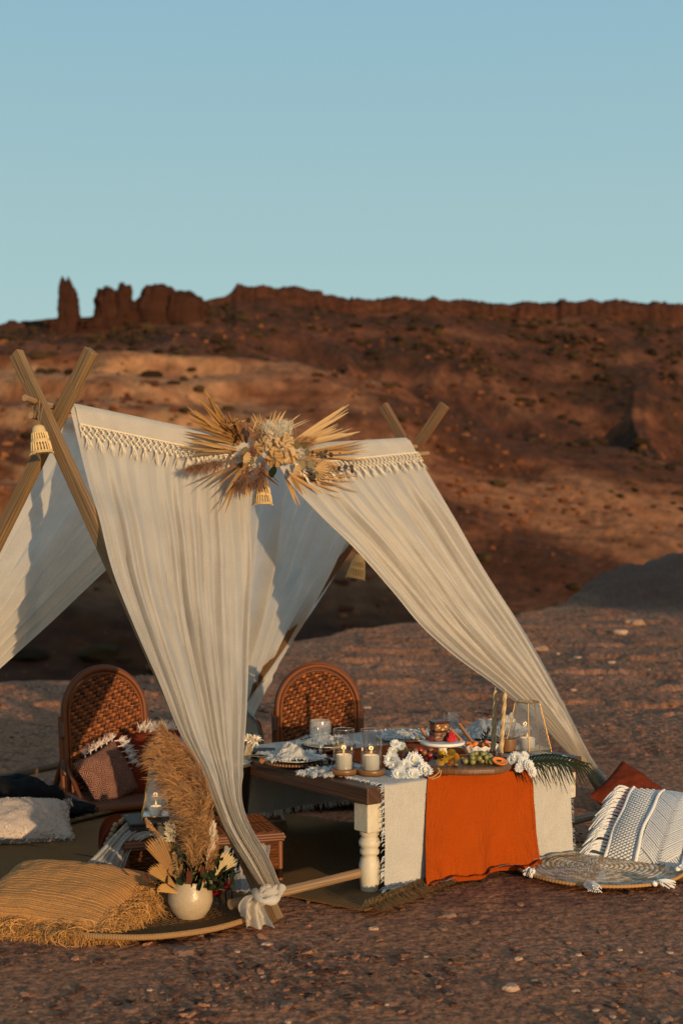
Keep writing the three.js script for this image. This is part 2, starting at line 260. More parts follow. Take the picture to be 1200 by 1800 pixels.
// ---------------------------------------------------------------- the hills across the valley
const crestY = [[-900, 640], [-300, 655], [0, 640], [200, 628], [430, 640], [560, 652], [640, 672], [700, 690], [760, 730], [800, 748], [900, 773], [1000, 787], [1100, 798], [1200, 823], [1500, 880], [2200, 930]];
const skyY = [[-900, 600], [-200, 585], [0, 571], [85, 560], [160, 556], [350, 530], [395, 518], [415, 500], [470, 499], [520, 506], [640, 523], [700, 519], [760, 523], [860, 532], [960, 531], [1000, 525], [1085, 524], [1110, 530], [1200, 531], [1500, 540], [2200, 560]];
const cliffPx = [[-900, 16], [0, 5], [380, 6], [410, 26], [520, 28], [640, 22], [760, 22], [900, 22], [980, 34], [1200, 38], [2200, 40]];
const CD = 270, MD = 700;
function hillH(x, z) {
  const d = -z, s = 600 + FOCAL * x / d;
  const hc = 1.27 + (916 - pl(crestY, s)) * CD / FOCAL, hm = 1.27 + (916 - pl(skyY, s)) * MD / FOCAL, cl0 = .62 * pl(cliffPx, s) * MD / FOCAL, cl = pl(cliffPx, s) * MD / FOCAL * (.35 + .6 * sstep(-.35, .35, noise(s * .011, 3) + .4 * noise(s * .04, 8)));
  const gul = fbm(x * .010 + d * .004 + 3, d * .006, 4);
  let h;
  const joined = sstep(480, 300, s);                            // on the left the foothill runs on up to the crest
  if (d < CD) { const t = clamp((d - 60) / (CD - 60)); h = lerp(-36, hc, .55 * t + .45 * sstep(0, 1, t) * t); h += 3.2 * gul * sstep(0, .3, t) * (1 - .6 * sstep(.75, 1, t)) + 2.6 * (ridged(x * .035 + .02 * d, d * .03, 4) - .4) + 2.2 * fbm(x * .022 + d * .01, d * .022, 3) * sstep(.25, .6, t) * (1 - .5 * sstep(.8, 1, t)); }
  else {
    const dip = lerp(hc - 26, hc + 4, joined), t1 = clamp((d - CD) / 110); h = lerp(hc, dip, sstep(0, 1, t1));
    const t2 = clamp((d - CD - 70) / (MD - CD - 70)); h = Math.max(h, lerp(dip - 10, hm - lerp(cl0, cl, sstep(.94, 1, t2)), Math.pow(t2, 1.15)));
    const m = sstep(.02, .35, t2); h += m * (1 - .85 * sstep(.4, .85, t2)) * (10 * gul + 24 * (ridged(s * .0050 + d * .0045 + .6 * noise(d * .012, s * .004), d * .0022, 2) - .55) * (1 - .7 * joined)) + 3.4 * m * (ridged(x * .028, d * .02, 4) - .4) * (1 - .6 * sstep(.85, 1, t2));
    const blk = Math.floor(s * .021 + 1.2 * noise(s * .012, 5)) * 3.7, w = 7 * fbm(s * .016, 7, 3) + 5 * noise(blk, 2) + 2 * noise(s * .11, 2), up = sstep(MD - 4 + w, MD + 2 + w, d); h = lerp(h, lerp(h, hm, .62 + .25 * noise(blk, 6)), sstep(MD - 12 + w * .6, MD - 7 + w * .6, d)); h = lerp(h, hm, up); if (up > .01) h += up * (2.4 * fbm(s * .03, d * .02, 4) + 2.2 * noise(blk, 8) + 1.2 * noise(s * .2, d * .05));
    if (d > MD + 60) h -= (d - MD - 60) * .02;
  }
  // broken ledges of pale rock on the left flank
  const led = sstep(520, 380, s) * sstep(150, 210, d) * sstep(520, 420, d); if (led > 0) { const st = 7, q = h / st + .5 * fbm(x * .02, d * .02, 3), f = q - Math.floor(q); h += led * st * .45 * (sstep(.3, .7, f) - f); }
  return h;
}
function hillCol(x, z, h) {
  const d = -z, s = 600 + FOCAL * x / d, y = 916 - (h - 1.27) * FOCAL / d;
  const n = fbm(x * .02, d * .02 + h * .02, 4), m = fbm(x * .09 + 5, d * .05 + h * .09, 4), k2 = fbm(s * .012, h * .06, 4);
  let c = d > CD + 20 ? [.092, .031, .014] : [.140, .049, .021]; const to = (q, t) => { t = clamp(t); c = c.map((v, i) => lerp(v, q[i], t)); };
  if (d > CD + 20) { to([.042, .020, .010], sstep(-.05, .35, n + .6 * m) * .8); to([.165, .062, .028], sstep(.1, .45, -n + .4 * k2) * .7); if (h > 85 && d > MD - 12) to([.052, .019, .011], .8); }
  else { to([.27, .118, .055], sstep(150, 262, d) * sstep(-.25, .3, n + .6 * m) * .75); to([.225, .096, .044], sstep(.05, .42, n + .5 * m) * .75); to([.050, .018, .008], sstep(-.02, .35, -n + .6 * m) * .8); to([.042, .015, .007], sstep(0, -9, h + 6 * n) * .8); }  // last tone paints the low valley slopes darker, standing in for shade
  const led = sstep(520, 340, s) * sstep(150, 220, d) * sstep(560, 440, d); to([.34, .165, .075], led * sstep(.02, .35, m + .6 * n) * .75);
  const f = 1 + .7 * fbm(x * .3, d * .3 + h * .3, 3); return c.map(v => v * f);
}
{
  const as = [], ds = []; for (let i = 0; i <= 620; i++) { const t = i / 620 * 2 - 1; as.push(Math.sign(t) * (Math.abs(t) < .8 ? Math.abs(t) * .36 : .288 + (Math.abs(t) - .8) * 3)); }
  for (let i = 0; i < 190; i++) ds.push(lerp(60, CD + 20, i / 190)); for (let i = 0; i < 120; i++) ds.push(lerp(CD + 20, MD - 14, i / 120)); for (let i = 0; i < 50; i++) ds.push(lerp(MD - 14, MD + 12, i / 50)); for (let i = 0; i <= 24; i++) ds.push(lerp(MD + 12, 1000, i / 24));
  const nu = as.length - 1, nv = ds.length - 1;
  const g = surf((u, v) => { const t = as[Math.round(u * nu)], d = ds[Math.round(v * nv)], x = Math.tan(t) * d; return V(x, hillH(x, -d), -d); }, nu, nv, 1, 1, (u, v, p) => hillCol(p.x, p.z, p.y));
  const p = g.attributes.position, uv = g.attributes.uv; for (let i = 0; i < p.count; i++) uv.setXY(i, p.getX(i), p.getZ(i));
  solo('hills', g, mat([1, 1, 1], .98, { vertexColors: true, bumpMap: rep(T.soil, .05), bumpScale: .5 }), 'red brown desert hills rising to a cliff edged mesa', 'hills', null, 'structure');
}
// unseen hill added behind the camera for its shadow on the near valley side and on the plateau's far right end
{
  const hx = 85, hz = 40, g = surf((u, v) => { const a = u * 6.2832, r = 60 * v, k = r * (1 + .10 * noise(Math.cos(a) * 1.5 + 2, Math.sin(a) * 1.5) + .05 * noise(Math.cos(a) * 6, Math.sin(a) * 6)); return V(hx + Math.cos(a) * r, -2 + 24.5 * (1 - sstep(35, 49, k)) + 2.5 * fbm(Math.cos(a) * r * .08, Math.sin(a) * r * .08, 3) * (1 - v), hz + Math.sin(a) * r); }, 110, 50, 60, 20, (u, v) => { const n = 1 + .5 * fbm(u * 40, v * 12, 3); return [.13 * n, .046 * n, .021 * n]; });
  solo('shadow_hill', g, mat([1, 1, 1], .98, { vertexColors: true }), 'unseen brown hill added towards the low sun to shade the valley', 'hill', null, 'structure');
}
// rock towers on the skyline
function tower(sx, sy, sz, seed, prof, lean = 0, cr = 1) {
  const g = new THREE.CylinderGeometry(1, 1, 1, 72, 70, false), p = g.attributes.position, w = V(0, 0, 0);
  for (let i = 0; i < p.count; i++) {
    w.fromBufferAttribute(p, i); const t = w.y + .5, a = Math.atan2(w.z, w.x), r0 = Math.hypot(w.x, w.z), k = pl(prof, t);
    const ca = Math.cos(a), sa = Math.sin(a), n = .20 * fbm(ca * 1.6 + seed * 5, sa * 1.6 + t * 1.2, 4) + .13 * (ridged(a * 1.6 + seed, t * .5, 2) - .5) + .05 * Math.sin(t * 16 + seed + 2 * ca) + cr * .16 * (ridged(ca * 3 + seed, sa * 3 + t * 2.4, 3) - .45) - cr * .10 * sstep(.25, .5, noise(a * 2.4 + seed * 3, t * 3.2)) + .05 * noise(ca * 9 + t * 14, sa * 9 + seed) + .10 * noise(seed * 3.1, t * 11) + .06 * noise(seed * 1.7 + ca * .6, t * 27) - .07 * sstep(.42, .6, ridged(a * 2.2 + seed * 2, t * .6, 2));
    const r = r0 * (k + n); p.setXYZ(i, ca * r * sx + lean * t * t, t * sy + (t > .9 ? cr * sy * .16 * fbm(ca * r * 2.4 + seed, sa * r * 2.4, 3) : 0), sa * r * sz);
  }
  g.computeVertexNormals(); return boxUV(g);
}
{
  const rock = mat([.056, .021, .012], .95, { bumpMap: rep(T.soil, .12), bumpScale: .9 }), k = 640 / FOCAL;
  const at = (px, py) => { const p = D(px, py, 640); return p; };
  const spire = thing('rock_spire', 'tall thin rock spire standing alone on the left skyline', 'rock formation', at(122, 592));
  part('rock', tower(18 * k, 98 * k, 14 * k, 1, [[0, 1.7], [.2, 1.15], [.45, 1], [.8, .85], [.97, .62], [1, .4]], -5 * k), rock, spire);
  part('ledge', xf(tower(17 * k, 44 * k, 12 * k, 2, [[0, 1.3], [.8, .9], [1, .7]]), [-21 * k, -4, 1]), rock, spire);
  const tw = thing('rock_towers', 'jagged twin topped rock block beside the thin spire', 'rock formation', at(192, 600));
  part('rock', tower(24 * k, 90 * k, 18 * k, 3, [[0, 1.3], [.5, 1], [.85, .85], [1, .6]], -6 * k), rock, tw);
  part('rock', xf(tower(19 * k, 86 * k, 16 * k, 4, [[0, 1.3], [.5, 1], [.9, .75], [1, .55]]), [26 * k, 3, 0]), rock, tw);
  part('rock', xf(tower(26 * k, 62 * k, 18 * k, 7, [[0, 1.3], [.6, 1], [1, .8]]), [48 * k, 2, 0]), rock, tw);
  part('rock', xf(tower(60 * k, 46 * k, 20 * k, 9, [[0, 1.4], [.7, .95], [1, .75]]), [4 * k, -2, 3]), rock, tw); const dome = thing('rock_dome', 'broad rounded rock dome on the left skyline', 'rock formation', at(300, 622));
  part('rock', xf(tower(40 * k, 122 * k, 28 * k, 5, [[0, 1.5], [.4, 1.15], [.7, 1.02], [.88, .8], [.96, .55], [1, .2]], 0, .45), [-24 * k, 0, 0]), rock, dome);
  part('rock', xf(tower(40 * k, 104 * k, 28 * k, 6, [[0, 1.5], [.4, 1.15], [.75, .98], [.9, .78], [.97, .5], [1, .2]], 0, .45), [26 * k, 1, 2]), rock, dome);
}
{ // scrub on the hills: nobody could count it
  const r = rngOf(31), base = new THREE.IcosahedronGeometry(1, 1), p = base.attributes.position; for (let i = 0; i < p.count; i++) { const k = 1 + .5 * noise(p.getX(i) * 2 + 3, p.getY(i) * 2 + p.getZ(i) * 1.7); p.setXYZ(i, p.getX(i) * k, p.getY(i) * k * .75, p.getZ(i) * k); } base.computeVertexNormals();
  const N = 4800, im = new THREE.InstancedMesh(base, mat([1, 1, 1], .95), N), cc = new THREE.Color(), m = new THREE.Matrix4(), q = new THREE.Quaternion();
  for (let i = 0; i < N;) { const d = lerp(110, 690, Math.pow(r(), .7)), t = rr(-.33, .33, r), x = t * d; if (noise(x * .025 + 9, d * .012) + .45 * noise(x * .12, d * .06) < rr(.0, .5, r)) { if (r() < .93) continue; } const s = (.18 + 1.15 * Math.pow(r(), 3)) * (d > 300 ? 1.6 : 1); q.setFromEuler(new THREE.Euler(0, r() * 6, 0)); im.setMatrixAt(i++, m.compose(V(x, hillH(x, -d) + s * .2, -d), q, V(s * rr(.8, 2, r), s * rr(.6, 1.1, r), s))); const k = r(); cc.setRGB(lerp(.018, .055, k), lerp(.010, .032, k), lerp(.005, .012, k)); im.setColorAt(i - 1, cc); }
  im.name = 'hill_scrub'; scene.add(im); tag(im, 'dark dry bushes scattered over the far hillsides', 'scrub', null, 'stuff');
}
// loose stones
{ // boulders and broken rock on the slopes
  const r = rngOf(41), base = new THREE.IcosahedronGeometry(1, 1), p = base.attributes.position; for (let i = 0; i < p.count; i++) { const k = 1 + .7 * noise(p.getX(i) * 1.6 + 8, p.getY(i) * 1.6 + p.getZ(i) * 1.3); p.setXYZ(i, p.getX(i) * k, clamp(p.getY(i) * k, -.7, .6), p.getZ(i) * k); } base.computeVertexNormals();
  const N = 5000, im = new THREE.InstancedMesh(base, mat([1, 1, 1], .95), N), m = new THREE.Matrix4(), q = new THREE.Quaternion(), c = new THREE.Color();
  for (let i = 0; i < N;) { const d = r() < .6 ? lerp(110, 290, r()) : lerp(290, 695, r()), x = rr(-.33, .33, r) * d; if (noise(x * .03 + 2, d * .02 + 7) < rr(-.1, .4, r)) continue; const s = (.12 + .62 * Math.pow(r(), 4)) * (d > 300 ? 1.7 : 1); q.setFromEuler(new THREE.Euler(rr(-.3, .3, r), r() * 6, 0)); im.setMatrixAt(i, m.compose(V(x, hillH(x, -d) + s * .1, -d), q, V(s * rr(.8, 1.8, r), s, s))); const k = r(); c.setRGB(lerp(.07, .24, k * k), lerp(.022, .092, k * k), lerp(.010, .038, k * k)); im.setColorAt(i++, c); }
  im.name = 'hill_rocks'; scene.add(im); tag(im, 'broken rocks strewn over the far hillsides', 'rocks', null, 'stuff');
}
function stoneGeo(seed, fl = .6) { const g = new THREE.IcosahedronGeometry(1, 2), p = g.attributes.position; for (let i = 0; i < p.count; i++) { const x = p.getX(i), y = p.getY(i), z = p.getZ(i), k = 1 + .55 * noise(x * 1.3 + seed * 9, y * 1.3 + z * 1.1 + seed) + .25 * noise(x * 3 + seed, z * 3 + y * 2.2); p.setXYZ(i, x * k, clamp(y * k, -.55, .62) * fl, z * k); } g.computeVertexNormals(); return g; }
const stoneMat = [mat([.30, .175, .115], .95, { bumpMap: rep(T.rough, 3), bumpScale: .004 }), mat([.16, .092, .068], .95), mat([.42, .27, .18], .95)];
{
  const r = rngOf(5), gs = [stoneGeo(1), stoneGeo(2, .45), stoneGeo(3, .7), stoneGeo(4, .4)];
  const put = (px, py, w, gi, mi, label, group, h = 1) => { const p = G(px, py), s = w / 2 * -p.z / FOCAL; p.y = groundH(p.x, p.z) + s * .12; const o = solo('stone', gs[gi], stoneMat[mi], label, 'stone', group); o.position.copy(p); o.rotation.y = r() * 6; o.scale.set(s, s * h, s * .8); };
  put(1088, 1112, 30, 1, 2, 'pale flat stone near the plateau edge at the far right'); put(1112, 1099, 50, 3, 0, 'long reddish stone just behind the pale flat one at the plateau edge');
  put(944, 1144, 44, 3, 0, 'flat tan slab beside the right drape out on the plateau'); put(322, 1668, 46, 1, 1, 'flat grey brown stone in front of the round mat');
  put(788, 1604, 27, 0, 0, 'largest tan stone in front of the orange runner'); put(897, 1732, 30, 2, 2, 'upright pointed stone alone in the dirt at the front'); put(834, 1616, 18, 0, 0, 'small tan stone right of the largest one in front of the runner');
  put(1058, 1632, 20, 2, 1, 'brown lump with a chip beside it below the round rug'); put(975, 1607, 14, 1, 0, 'small flat orange stone in front of the round rug'); put(1165, 1790, 40, 3, 0, 'broad orange stone at the bottom right edge'); put(502, 1762, 30, 0, 1, 'dark brown stone near the front of the dirt'); put(228, 1770, 34, 1, 1, 'dark flat stone at the front left');
  for (let i = 0; i < 46; i++) { const py = rr(1625, 1790, r), px = rr(250, 1190, r); put(px, py, rr(9, 19, r), Math.floor(r() * 4), Math.floor(r() * 3), 'small stone lying loose on the dirt in front of the camp', 'small loose stones in the foreground', rr(.7, 1.2, r)); }
  for (let i = 0; i < 26; i++) { const py = rr(1110, 1300, r), px = rr(640, 1190, r); put(px, py, rr(9, 20, r), Math.floor(r() * 4), Math.floor(r() * 3) % 2 * 2, 'small stone lying loose on the plateau behind the camp', 'small loose stones behind the camp', rr(.5, 1, r)); }
  const N = 10000, im = new THREE.InstancedMesh(gs[0].clone(), mat([1, 1, 1], .95), N), m = new THREE.Matrix4(), q = new THREE.Quaternion(), c = new THREE.Color();
  for (let i = 0; i < N;) {
    const d = 3.1 * Math.pow(r() < .7 ? 2 : 5.2, r()), x = rr(-.30, .30, r) * d; if (camp(x, d) > .5 && r() < .85) continue; if (d > edgeAt(x) - .3) continue;
    const cl = noise(x * 1.6 + 8, d * 1.6) + .4 * noise(x * 6, d * 6); const gr = .25 + .75 * sstep(.35, -.35, x - .12 * d + .25) * sstep(4.4, 3.9, d) + (d > 6.5 ? .35 : 0); if (cl < rr(-.22, .42, r) || r() > gr) continue;
    const s = .0020 + .0125 * Math.pow(r(), 4.5) + (d > 7 ? .006 * r() * r() : 0); q.setFromEuler(new THREE.Euler(rr(-.3, .3, r), r() * 6, rr(-.3, .3, r))); im.setMatrixAt(i, m.compose(V(x, groundH(x, -d) + s * .15, -d), q, V(s * rr(.8, 1.6, r), s, s * rr(.7, 1.1, r))));
    const k = r(); c.setRGB(lerp(.07, .33, k * k), lerp(.034, .155, k * k), lerp(.024, .088, k * k)); im.setColorAt(i++, c);
  }
  im.name = 'pebbles'; scene.add(im); tag(im, 'small gravel and pebbles spread over the dirt', 'gravel', null, 'stuff');
}
// ---------------------------------------------------------------- tent: two A-frames, ridge and ground dowels, four drapes
const axR = V(.578, 0, -.816), axN = V(.816, 0, .578);          // along the ridge, and across it towards the sun
const pA1 = [G(491, 1617), D(36, 622, 5.2)], pA2 = [G(-262, 1461), D(155, 615, 5.04)], pB1 = [G(1060, 1400), D(670, 712, 7.22)], pB2 = [G(368, 1320), D(785, 712, 7.01)];
const tent = thing('picnic_tent', 'wooden A-frame tent of crossed square poles joined by round dowels', 'tent', [0, 0, 0]);
{
  const bar = ([a, b], m, off, nm) => {
    a = a.clone().addScaledVector(axR, off); b = b.clone().addScaledVector(axR, off); const y = b.clone().sub(a), L = y.length(); y.normalize();
    const z = axR.clone().addScaledVector(y, -axR.dot(y)).normalize(), x = y.clone().cross(z), g = rbox(.050, L, .034, .003, 2); { const p = g.attributes.position, uv = g.attributes.uv; for (let i = 0; i < p.count; i++) uv.setXY(i, (p.getX(i) + p.getZ(i)) * 1.5 + off * 9, p.getY(i)); }
    g.applyMatrix4(new THREE.Matrix4().makeBasis(x, y, z).setPosition(a.add(b).multiplyScalar(.5))); return part('pole', g, m, tent, nm);
  };
  bar(pA1, M.pine, -.019); bar(pA2, M.pine, .019); bar(pB1, M.oldPine, .019); bar(pB2, M.oldPine, -.019);
  part('ridge_dowel', tube([D(44, 699, 5.04), D(84, 712, 5.16), D(440, 781, 6.03), D(712, 784, 7.0), D(738, 786, 7.08)], .0125, 10, 40), M.dowel, tent);
  part('ridge_dowel', tube([D(55, 730, 5.09), D(95, 739, 5.22), D(440, 796, 6.08), D(712, 800, 7.02), D(752, 797, 7.12)], .0125, 10, 40), M.dowel, tent);
  const dz = .058; part('ground_dowel', tube([G(405, 1590, dz), G(1048, 1433, dz + .02)], .016, 12), M.dowel, tent); part('ground_dowel', tube([G(-300, 1430, .075), G(385, 1287, .075)], .017, 12), M.oldPine, tent);
}
function edge(list) { return new THREE.CatmullRomCurve3(list.map(p => D(...p)), false, 'centripetal'); }
function drapeFn(L, R, o) {
  const cl = edge(L), cr = edge(R), cache = new Map();
  const at = v => { if (!cache.has(v)) cache.set(v, [cl.getPointAt(v), cr.getPointAt(v)]); return cache.get(v); };
  return (u, v) => {
    v = clamp(v); const [a, b] = at(v), p = a.clone().lerp(b, u), w = a.distanceTo(b);
    const gath = sstep(.03, .25, v), edgeK = sstep(0, .03, u) * sstep(1, .97, u);
    const u0 = u; u = u + .035 * Math.sin(3.1416 * u) * noise(u * 3.2 + o.seed * 5, v * .7) * 2;
    const ph = o.seed * 11 + 1.6 * noise(u * 3 + o.seed, v * 1.3);
    const sn = Math.sin(6.2832 * (o.n * u + .5 * ph)), f = .55 * Math.sign(sn) * Math.pow(Math.abs(sn), 1.5) * (.55 + 1.1 * Math.abs(noise(u * 3 + o.seed * 3, v * .8 + 2))) + .85 * noise(u * o.n * 1.1 + o.seed * 7, v * 1.3 + .4 * noise(u * 9, v * 3)) + .32 * noise(u * o.n * 3.4 + 5, v * 1.6) + .14 * noise(u * o.n * 9 + 2, v * 2.5);
    let amp = (.004 + .066 * gath) * (1 - .3 * v) * Math.min(1, .25 + w * 1.4) + .014 * sstep(.7, .95, v);
    let q = f * amp;
    q += .010 * sstep(.68, .8, v) * Math.sin((v * 46 + u * 7 + 3 * noise(u * 4, v * 12)) * 2.2) * (.5 + noise(u * 3 + 9, v * 7)) * sstep(1, .9, v);
    const round = sstep(.72, 1, v) * Math.sqrt(Math.max(0, 1 - (2 * u - 1) ** 2)) * w * .14;
    q += .040 * sstep(.06, .45, v) * Math.pow(Math.abs(Math.sin(6.2832 * ((o.pl || 5) * u + .55 * noise(u * 4, v * 1.2 + o.seed)))), .6) * (.35 + 1.1 * Math.abs(noise(u * 6 + 3, v * 1.5 + o.seed))) * Math.min(1, w * 4) - .012 * sstep(.06, .45, v);
    const hang = (o.sag || 0) * Math.sin(Math.PI * Math.min(1, v * 1.05)) * Math.sin(Math.PI * u);
    p.addScaledVector(o.nrm || axN, (q * (.12 + .88 * edgeK) + round) * (o.flip ? -1 : 1)); p.y -= hang;
    return p;
  };
}
const frontLeftFn = drapeFn([[122, 712, 5.16], [156, 850, 5.04], [173, 905, 4.92], [197, 1000, 4.76], [236, 1100, 4.62], [280, 1200, 4.50], [316, 1287, 4.43], [354, 1356, 4.39], [377, 1412, 4.37], [397, 1460, 4.36], [424, 1506, 4.35], [456, 1556, 4.35]],
  [[478, 786, 6.0], [447, 850, 5.9], [443, 1000, 5.66], [438, 1130, 5.38], [433, 1260, 5.04], [427, 1345, 4.80], [425, 1410, 4.62], [446, 1462, 4.50], [471, 1504, 4.44], [493, 1556, 4.39]], { n: 11, seed: 1, nrm: V(.25, 0, .97) });
const frontRightFn = drapeFn([[474, 788, 5.98], [505, 842, 5.99], [560, 903, 6.05], [620, 961, 6.1], [690, 1040, 6.18], [740, 1100, 6.22], [800, 1154, 6.27], [870, 1205, 6.3], [940, 1264, 6.33], [1000, 1327, 6.36], [1050, 1382, 6.38]],
  [[719, 773, 7.02], [750, 828, 6.95], [800, 913, 6.85], [850, 1000, 6.76], [929, 1123, 6.6], [994, 1243, 6.46], [1041, 1335, 6.38], [1079, 1386, 6.34]], { n: 9, seed: 2, nrm: V(.3, 0, .95) });
const rearLeftFn = drapeFn([[120, 735, 5.22], [78, 807, 5.31], [0, 945, 5.43], [-100, 1150, 5.6], [-235, 1430, 5.78]],
  [[478, 796, 6.05], [320, 890, 6.05], [193, 995, 6.03], [90, 1088, 6.0], [0, 1172, 5.95], [-120, 1290, 5.87], [-235, 1440, 5.8]], { n: 10, seed: 3 });
const rearRightFn = drapeFn([[474, 797, 6.05], [434, 900, 6.42], [422, 1000, 6.75], [416, 1100, 7.1], [410, 1200, 7.42], [396, 1310, 7.72]],
  [[712, 797, 7.02], [617, 952, 7.28], [566, 1040, 7.42], [512, 1130, 7.55], [462, 1215, 7.66], [410, 1312, 7.74]], { n: 7, seed: 4 });
const dr = {};
for (const [k, fn, label, nu, nv, w] of [['fl', frontLeftFn, 'cream cotton drape left of the flowers, knotted at the near foot', 150, 200, 1.1], ['fr', frontRightFn, 'cream cotton drape on the sunlit slope right of the flowers', 150, 180, 1.1], ['rl', rearLeftFn, 'half shaded cream drape behind the crossed poles at far left', 130, 150, 1.2], ['rr', rearRightFn, 'shaded cream drape hanging inside behind the middle opening', 130, 150, 1.1]]) {
  dr[k] = thing('tent_drape', label, 'drape', [0, 0, 0], 0); part('cloth', surf(fn, nu, nv, w, 1.9), M.drape, dr[k]);
}
// cloth doubled over the ridge, the knotted net below it and its tassels
function trim(parent, fn, u0, u1, seed) {
  const r = rngOf(seed), off = (u, s, k = .011) => { const v = s / 1.95, p = fn(u, v); return p.addScaledVector(axN, k).add(V(0, .002, 0)); };
  part('heading', surf((u, v) => { const p = off(lerp(u0, u1, u), v * .078, .012 + .003 * noise(u * 20, v * 2)); if (v < .08) p.addScaledVector(axN, -.02 * (1 - v / .08)).add(V(0, .010 * (1 - v / .08), 0)); return p; }, 70, 10, .9, .08), M.drape, parent);
  const L = []; const N = Math.round(Math.abs(u1 - u0) * 34), at = i => lerp(u0, u1, clamp(i / N)), j = () => rr(-.004, .004, r);
  for (let i = 0; i <= N; i++) for (const d of [-1, 1]) { const P = []; for (let k = 0; k <= 3; k++) P.push(off(at(i + (k % 2) * d * .5), .080 + k * .0165 + j() * .6, .016 + .003 * d)); L.push(tube(P, .0024, 4, 5, false)); }
  const K = []; const ball = new THREE.IcosahedronGeometry(.0046, 1); for (let i = 0; i <= N; i++) for (let k = 0; k <= 3; k++) K.push(xf(ball, off(at(i + (k % 2) * .5), .080 + k * .0165, .018), [0, 0, 0], [1, .8, 1]));
  L.push(tube([0, .1, .2, .3, .4, .5, .6, .7, .8, .9, 1].map(t => off(lerp(u0, u1, t), .079, .016)), .0035, 5, 40, false));
  part('knotted_net', [...L, ...K], M.cord, parent);
  for (let i = 0; i < N; i += 2) { const S = new Strands(); for (let q = 0; q < 15; q++) { const a = off(at(i + .5), .128, .017), b = off(at(i + .5 + rr(-.75, .75, r)), .175 + rr(-.014, .016, r), .018 + rr(-.004, .007, r)); S.add([a, a.clone().lerp(b, .5).addScaledVector(axN, rr(0, .006, r)), b], .0032, axN); } part('tassel', [S.geo(), xf(ball, off(at(i + .5), .13, .018), [0, 0, 0], [1.2, 1.6, 1.2])], M.cord, parent); }
}
trim(dr.fl, frontLeftFn, .015, .93, 1); trim(dr.fr, frontRightFn, .08, .985, 2);
{ // the knot at the near foot and its two tails
  const kn = new THREE.IcosahedronGeometry(1, 5), p = kn.attributes.position; const kc = D(470, 1572, 4.37);
  for (let i = 0; i < p.count; i++) { const x = p.getX(i), y = p.getY(i), z = p.getZ(i), k = 1 + .22 * noise(x * 1.8 + 3, y * 1.8 + z) + .13 * Math.sin((x * 1.2 - y * 2.4 + .9 * noise(y * 2, z * 2 + x)) * 4.2) + .05 * noise(x * 9, y * 9 + z * 5); p.setXYZ(i, kc.x + x * k * .033 + .010 * y, kc.y + y * k * .030, kc.z + z * k * .026); } kn.computeVertexNormals(); part('knot', kn, M.drape, dr.fl);
  const wrap = tube([D(448, 1566, 4.40), D(462, 1584, 4.33), D(486, 1580, 4.35), D(495, 1560, 4.40)], t2 => .011 + .004 * Math.sin(t2 * 14), 10, 30); part('knot', wrap, M.drape, dr.fl);
  const tail = (pts, w, s) => { const c = edge(pts); return surf((u, v) => { const q = c.getPoint(v), a = (u - .5) * w * (.35 + 1.1 * v * (1 - .25 * v)); return q.add(V(a * .85, 0, -a * .3)).addScaledVector(V(.3, 0, 1), .018 * Math.sin(u * 11 + s + v * 2) * (.3 + v)); }, 26, 26, .2, .3); };
  part('tail', tail([[458, 1578, 4.40], [448, 1588, 4.37], [450, 1610, 4.37], [457, 1630, 4.38]], .082, 1), M.drape, dr.fl); part('tail', tail([[462, 1572, 4.40], [444, 1576, 4.36], [438, 1592, 4.37], [446, 1612, 4.38]], .07, 3), M.drape, dr.fl);
}
// woven bell pendants
function bell(pos, s, label, tiltZ = 0, cordTo) {
  const b = thing('bell_pendant', label, 'pendant', pos, rr(0, 3), 'woven bell pendants'); b.rotation.z = tiltZ; b.scale.setScalar(s);
  const rAt = t => lerp(.052, .030, Math.pow(t, 1.3)), y = t => -.062 + t * .124;
  part('crown', [lathe([[.001, .079], [.016, .077], [.027, .069], [.031, .058], [rAt(.8) + .001, y(.8)]], 20)], M.bell, b); const bandAt = (t0, t1) => lathe([[rAt(t0) + .001, y(t0)], [(rAt(t0) + rAt(t1)) / 2 + .0035, y((t0 + t1) / 2)], [rAt(t1) + .001, y(t1)]], 20);
  part('woven_band', [bandAt(.44, .58)], M.bell, b); const st = [], fr = new Strands(), r = rngOf(3);
  for (let i = 0; i < 20; i++) { const a = i / 20 * 6.283; for (const [t0, t1] of [[.08, .46], [.56, .82]]) st.push(tube([V(Math.cos(a) * rAt(t0), y(t0), Math.sin(a) * rAt(t0)), V(Math.cos(a + .05) * rAt(t1), y(t1), Math.sin(a + .05) * rAt(t1))], .0042, 4)); }
  part('stave', st, M.bell, b); part('rim', [xf(new THREE.TorusGeometry(.0525, .004, 6, 26), [0, y(.05), 0], [Math.PI / 2, 0, 0]), xf(new THREE.TorusGeometry(.052, .0035, 6, 26), [0, y(.11), 0], [Math.PI / 2, 0, 0])], M.bell, b);
  for (let i = 0; i < 60; i++) { const a = i / 60 * 6.283 + rr(-.05, .05, r), q = V(Math.cos(a) * .054, y(.05), Math.sin(a) * .054); fr.add([q, V(q.x * 1.12, q.y - rr(.006, .013, r), q.z * 1.12)], .004, V(q.z, 0, -q.x)); } part('fringe', fr.geo(), M.bell, b);
  if (cordTo) { b.updateMatrixWorld(true); const e = b.worldToLocal(cordTo.clone()); part('cord', tube([V(0, .076, 0), e], .0022, 5), M.dowel, b); part('cord', tube([V(.006, .078, 0), e.clone().add(V(.02, -.01, 0))], .0018, 5), M.dowel, b); }
  return b;
}
bell(D(71, 775, 5.0), .74, 'woven bell pendant hanging from the dowels at the left crossed poles', .12, D(70, 704, 5.06));
bell(D(462, 868, 5.9), .74, 'woven bell pendant hanging under the dried flowers', 0, D(462, 790, 5.99));
bell(D(628, 998, 6.55), .80, 'woven bell pendant on the rear pole behind the right drape', .2, D(617, 962, 7.15));
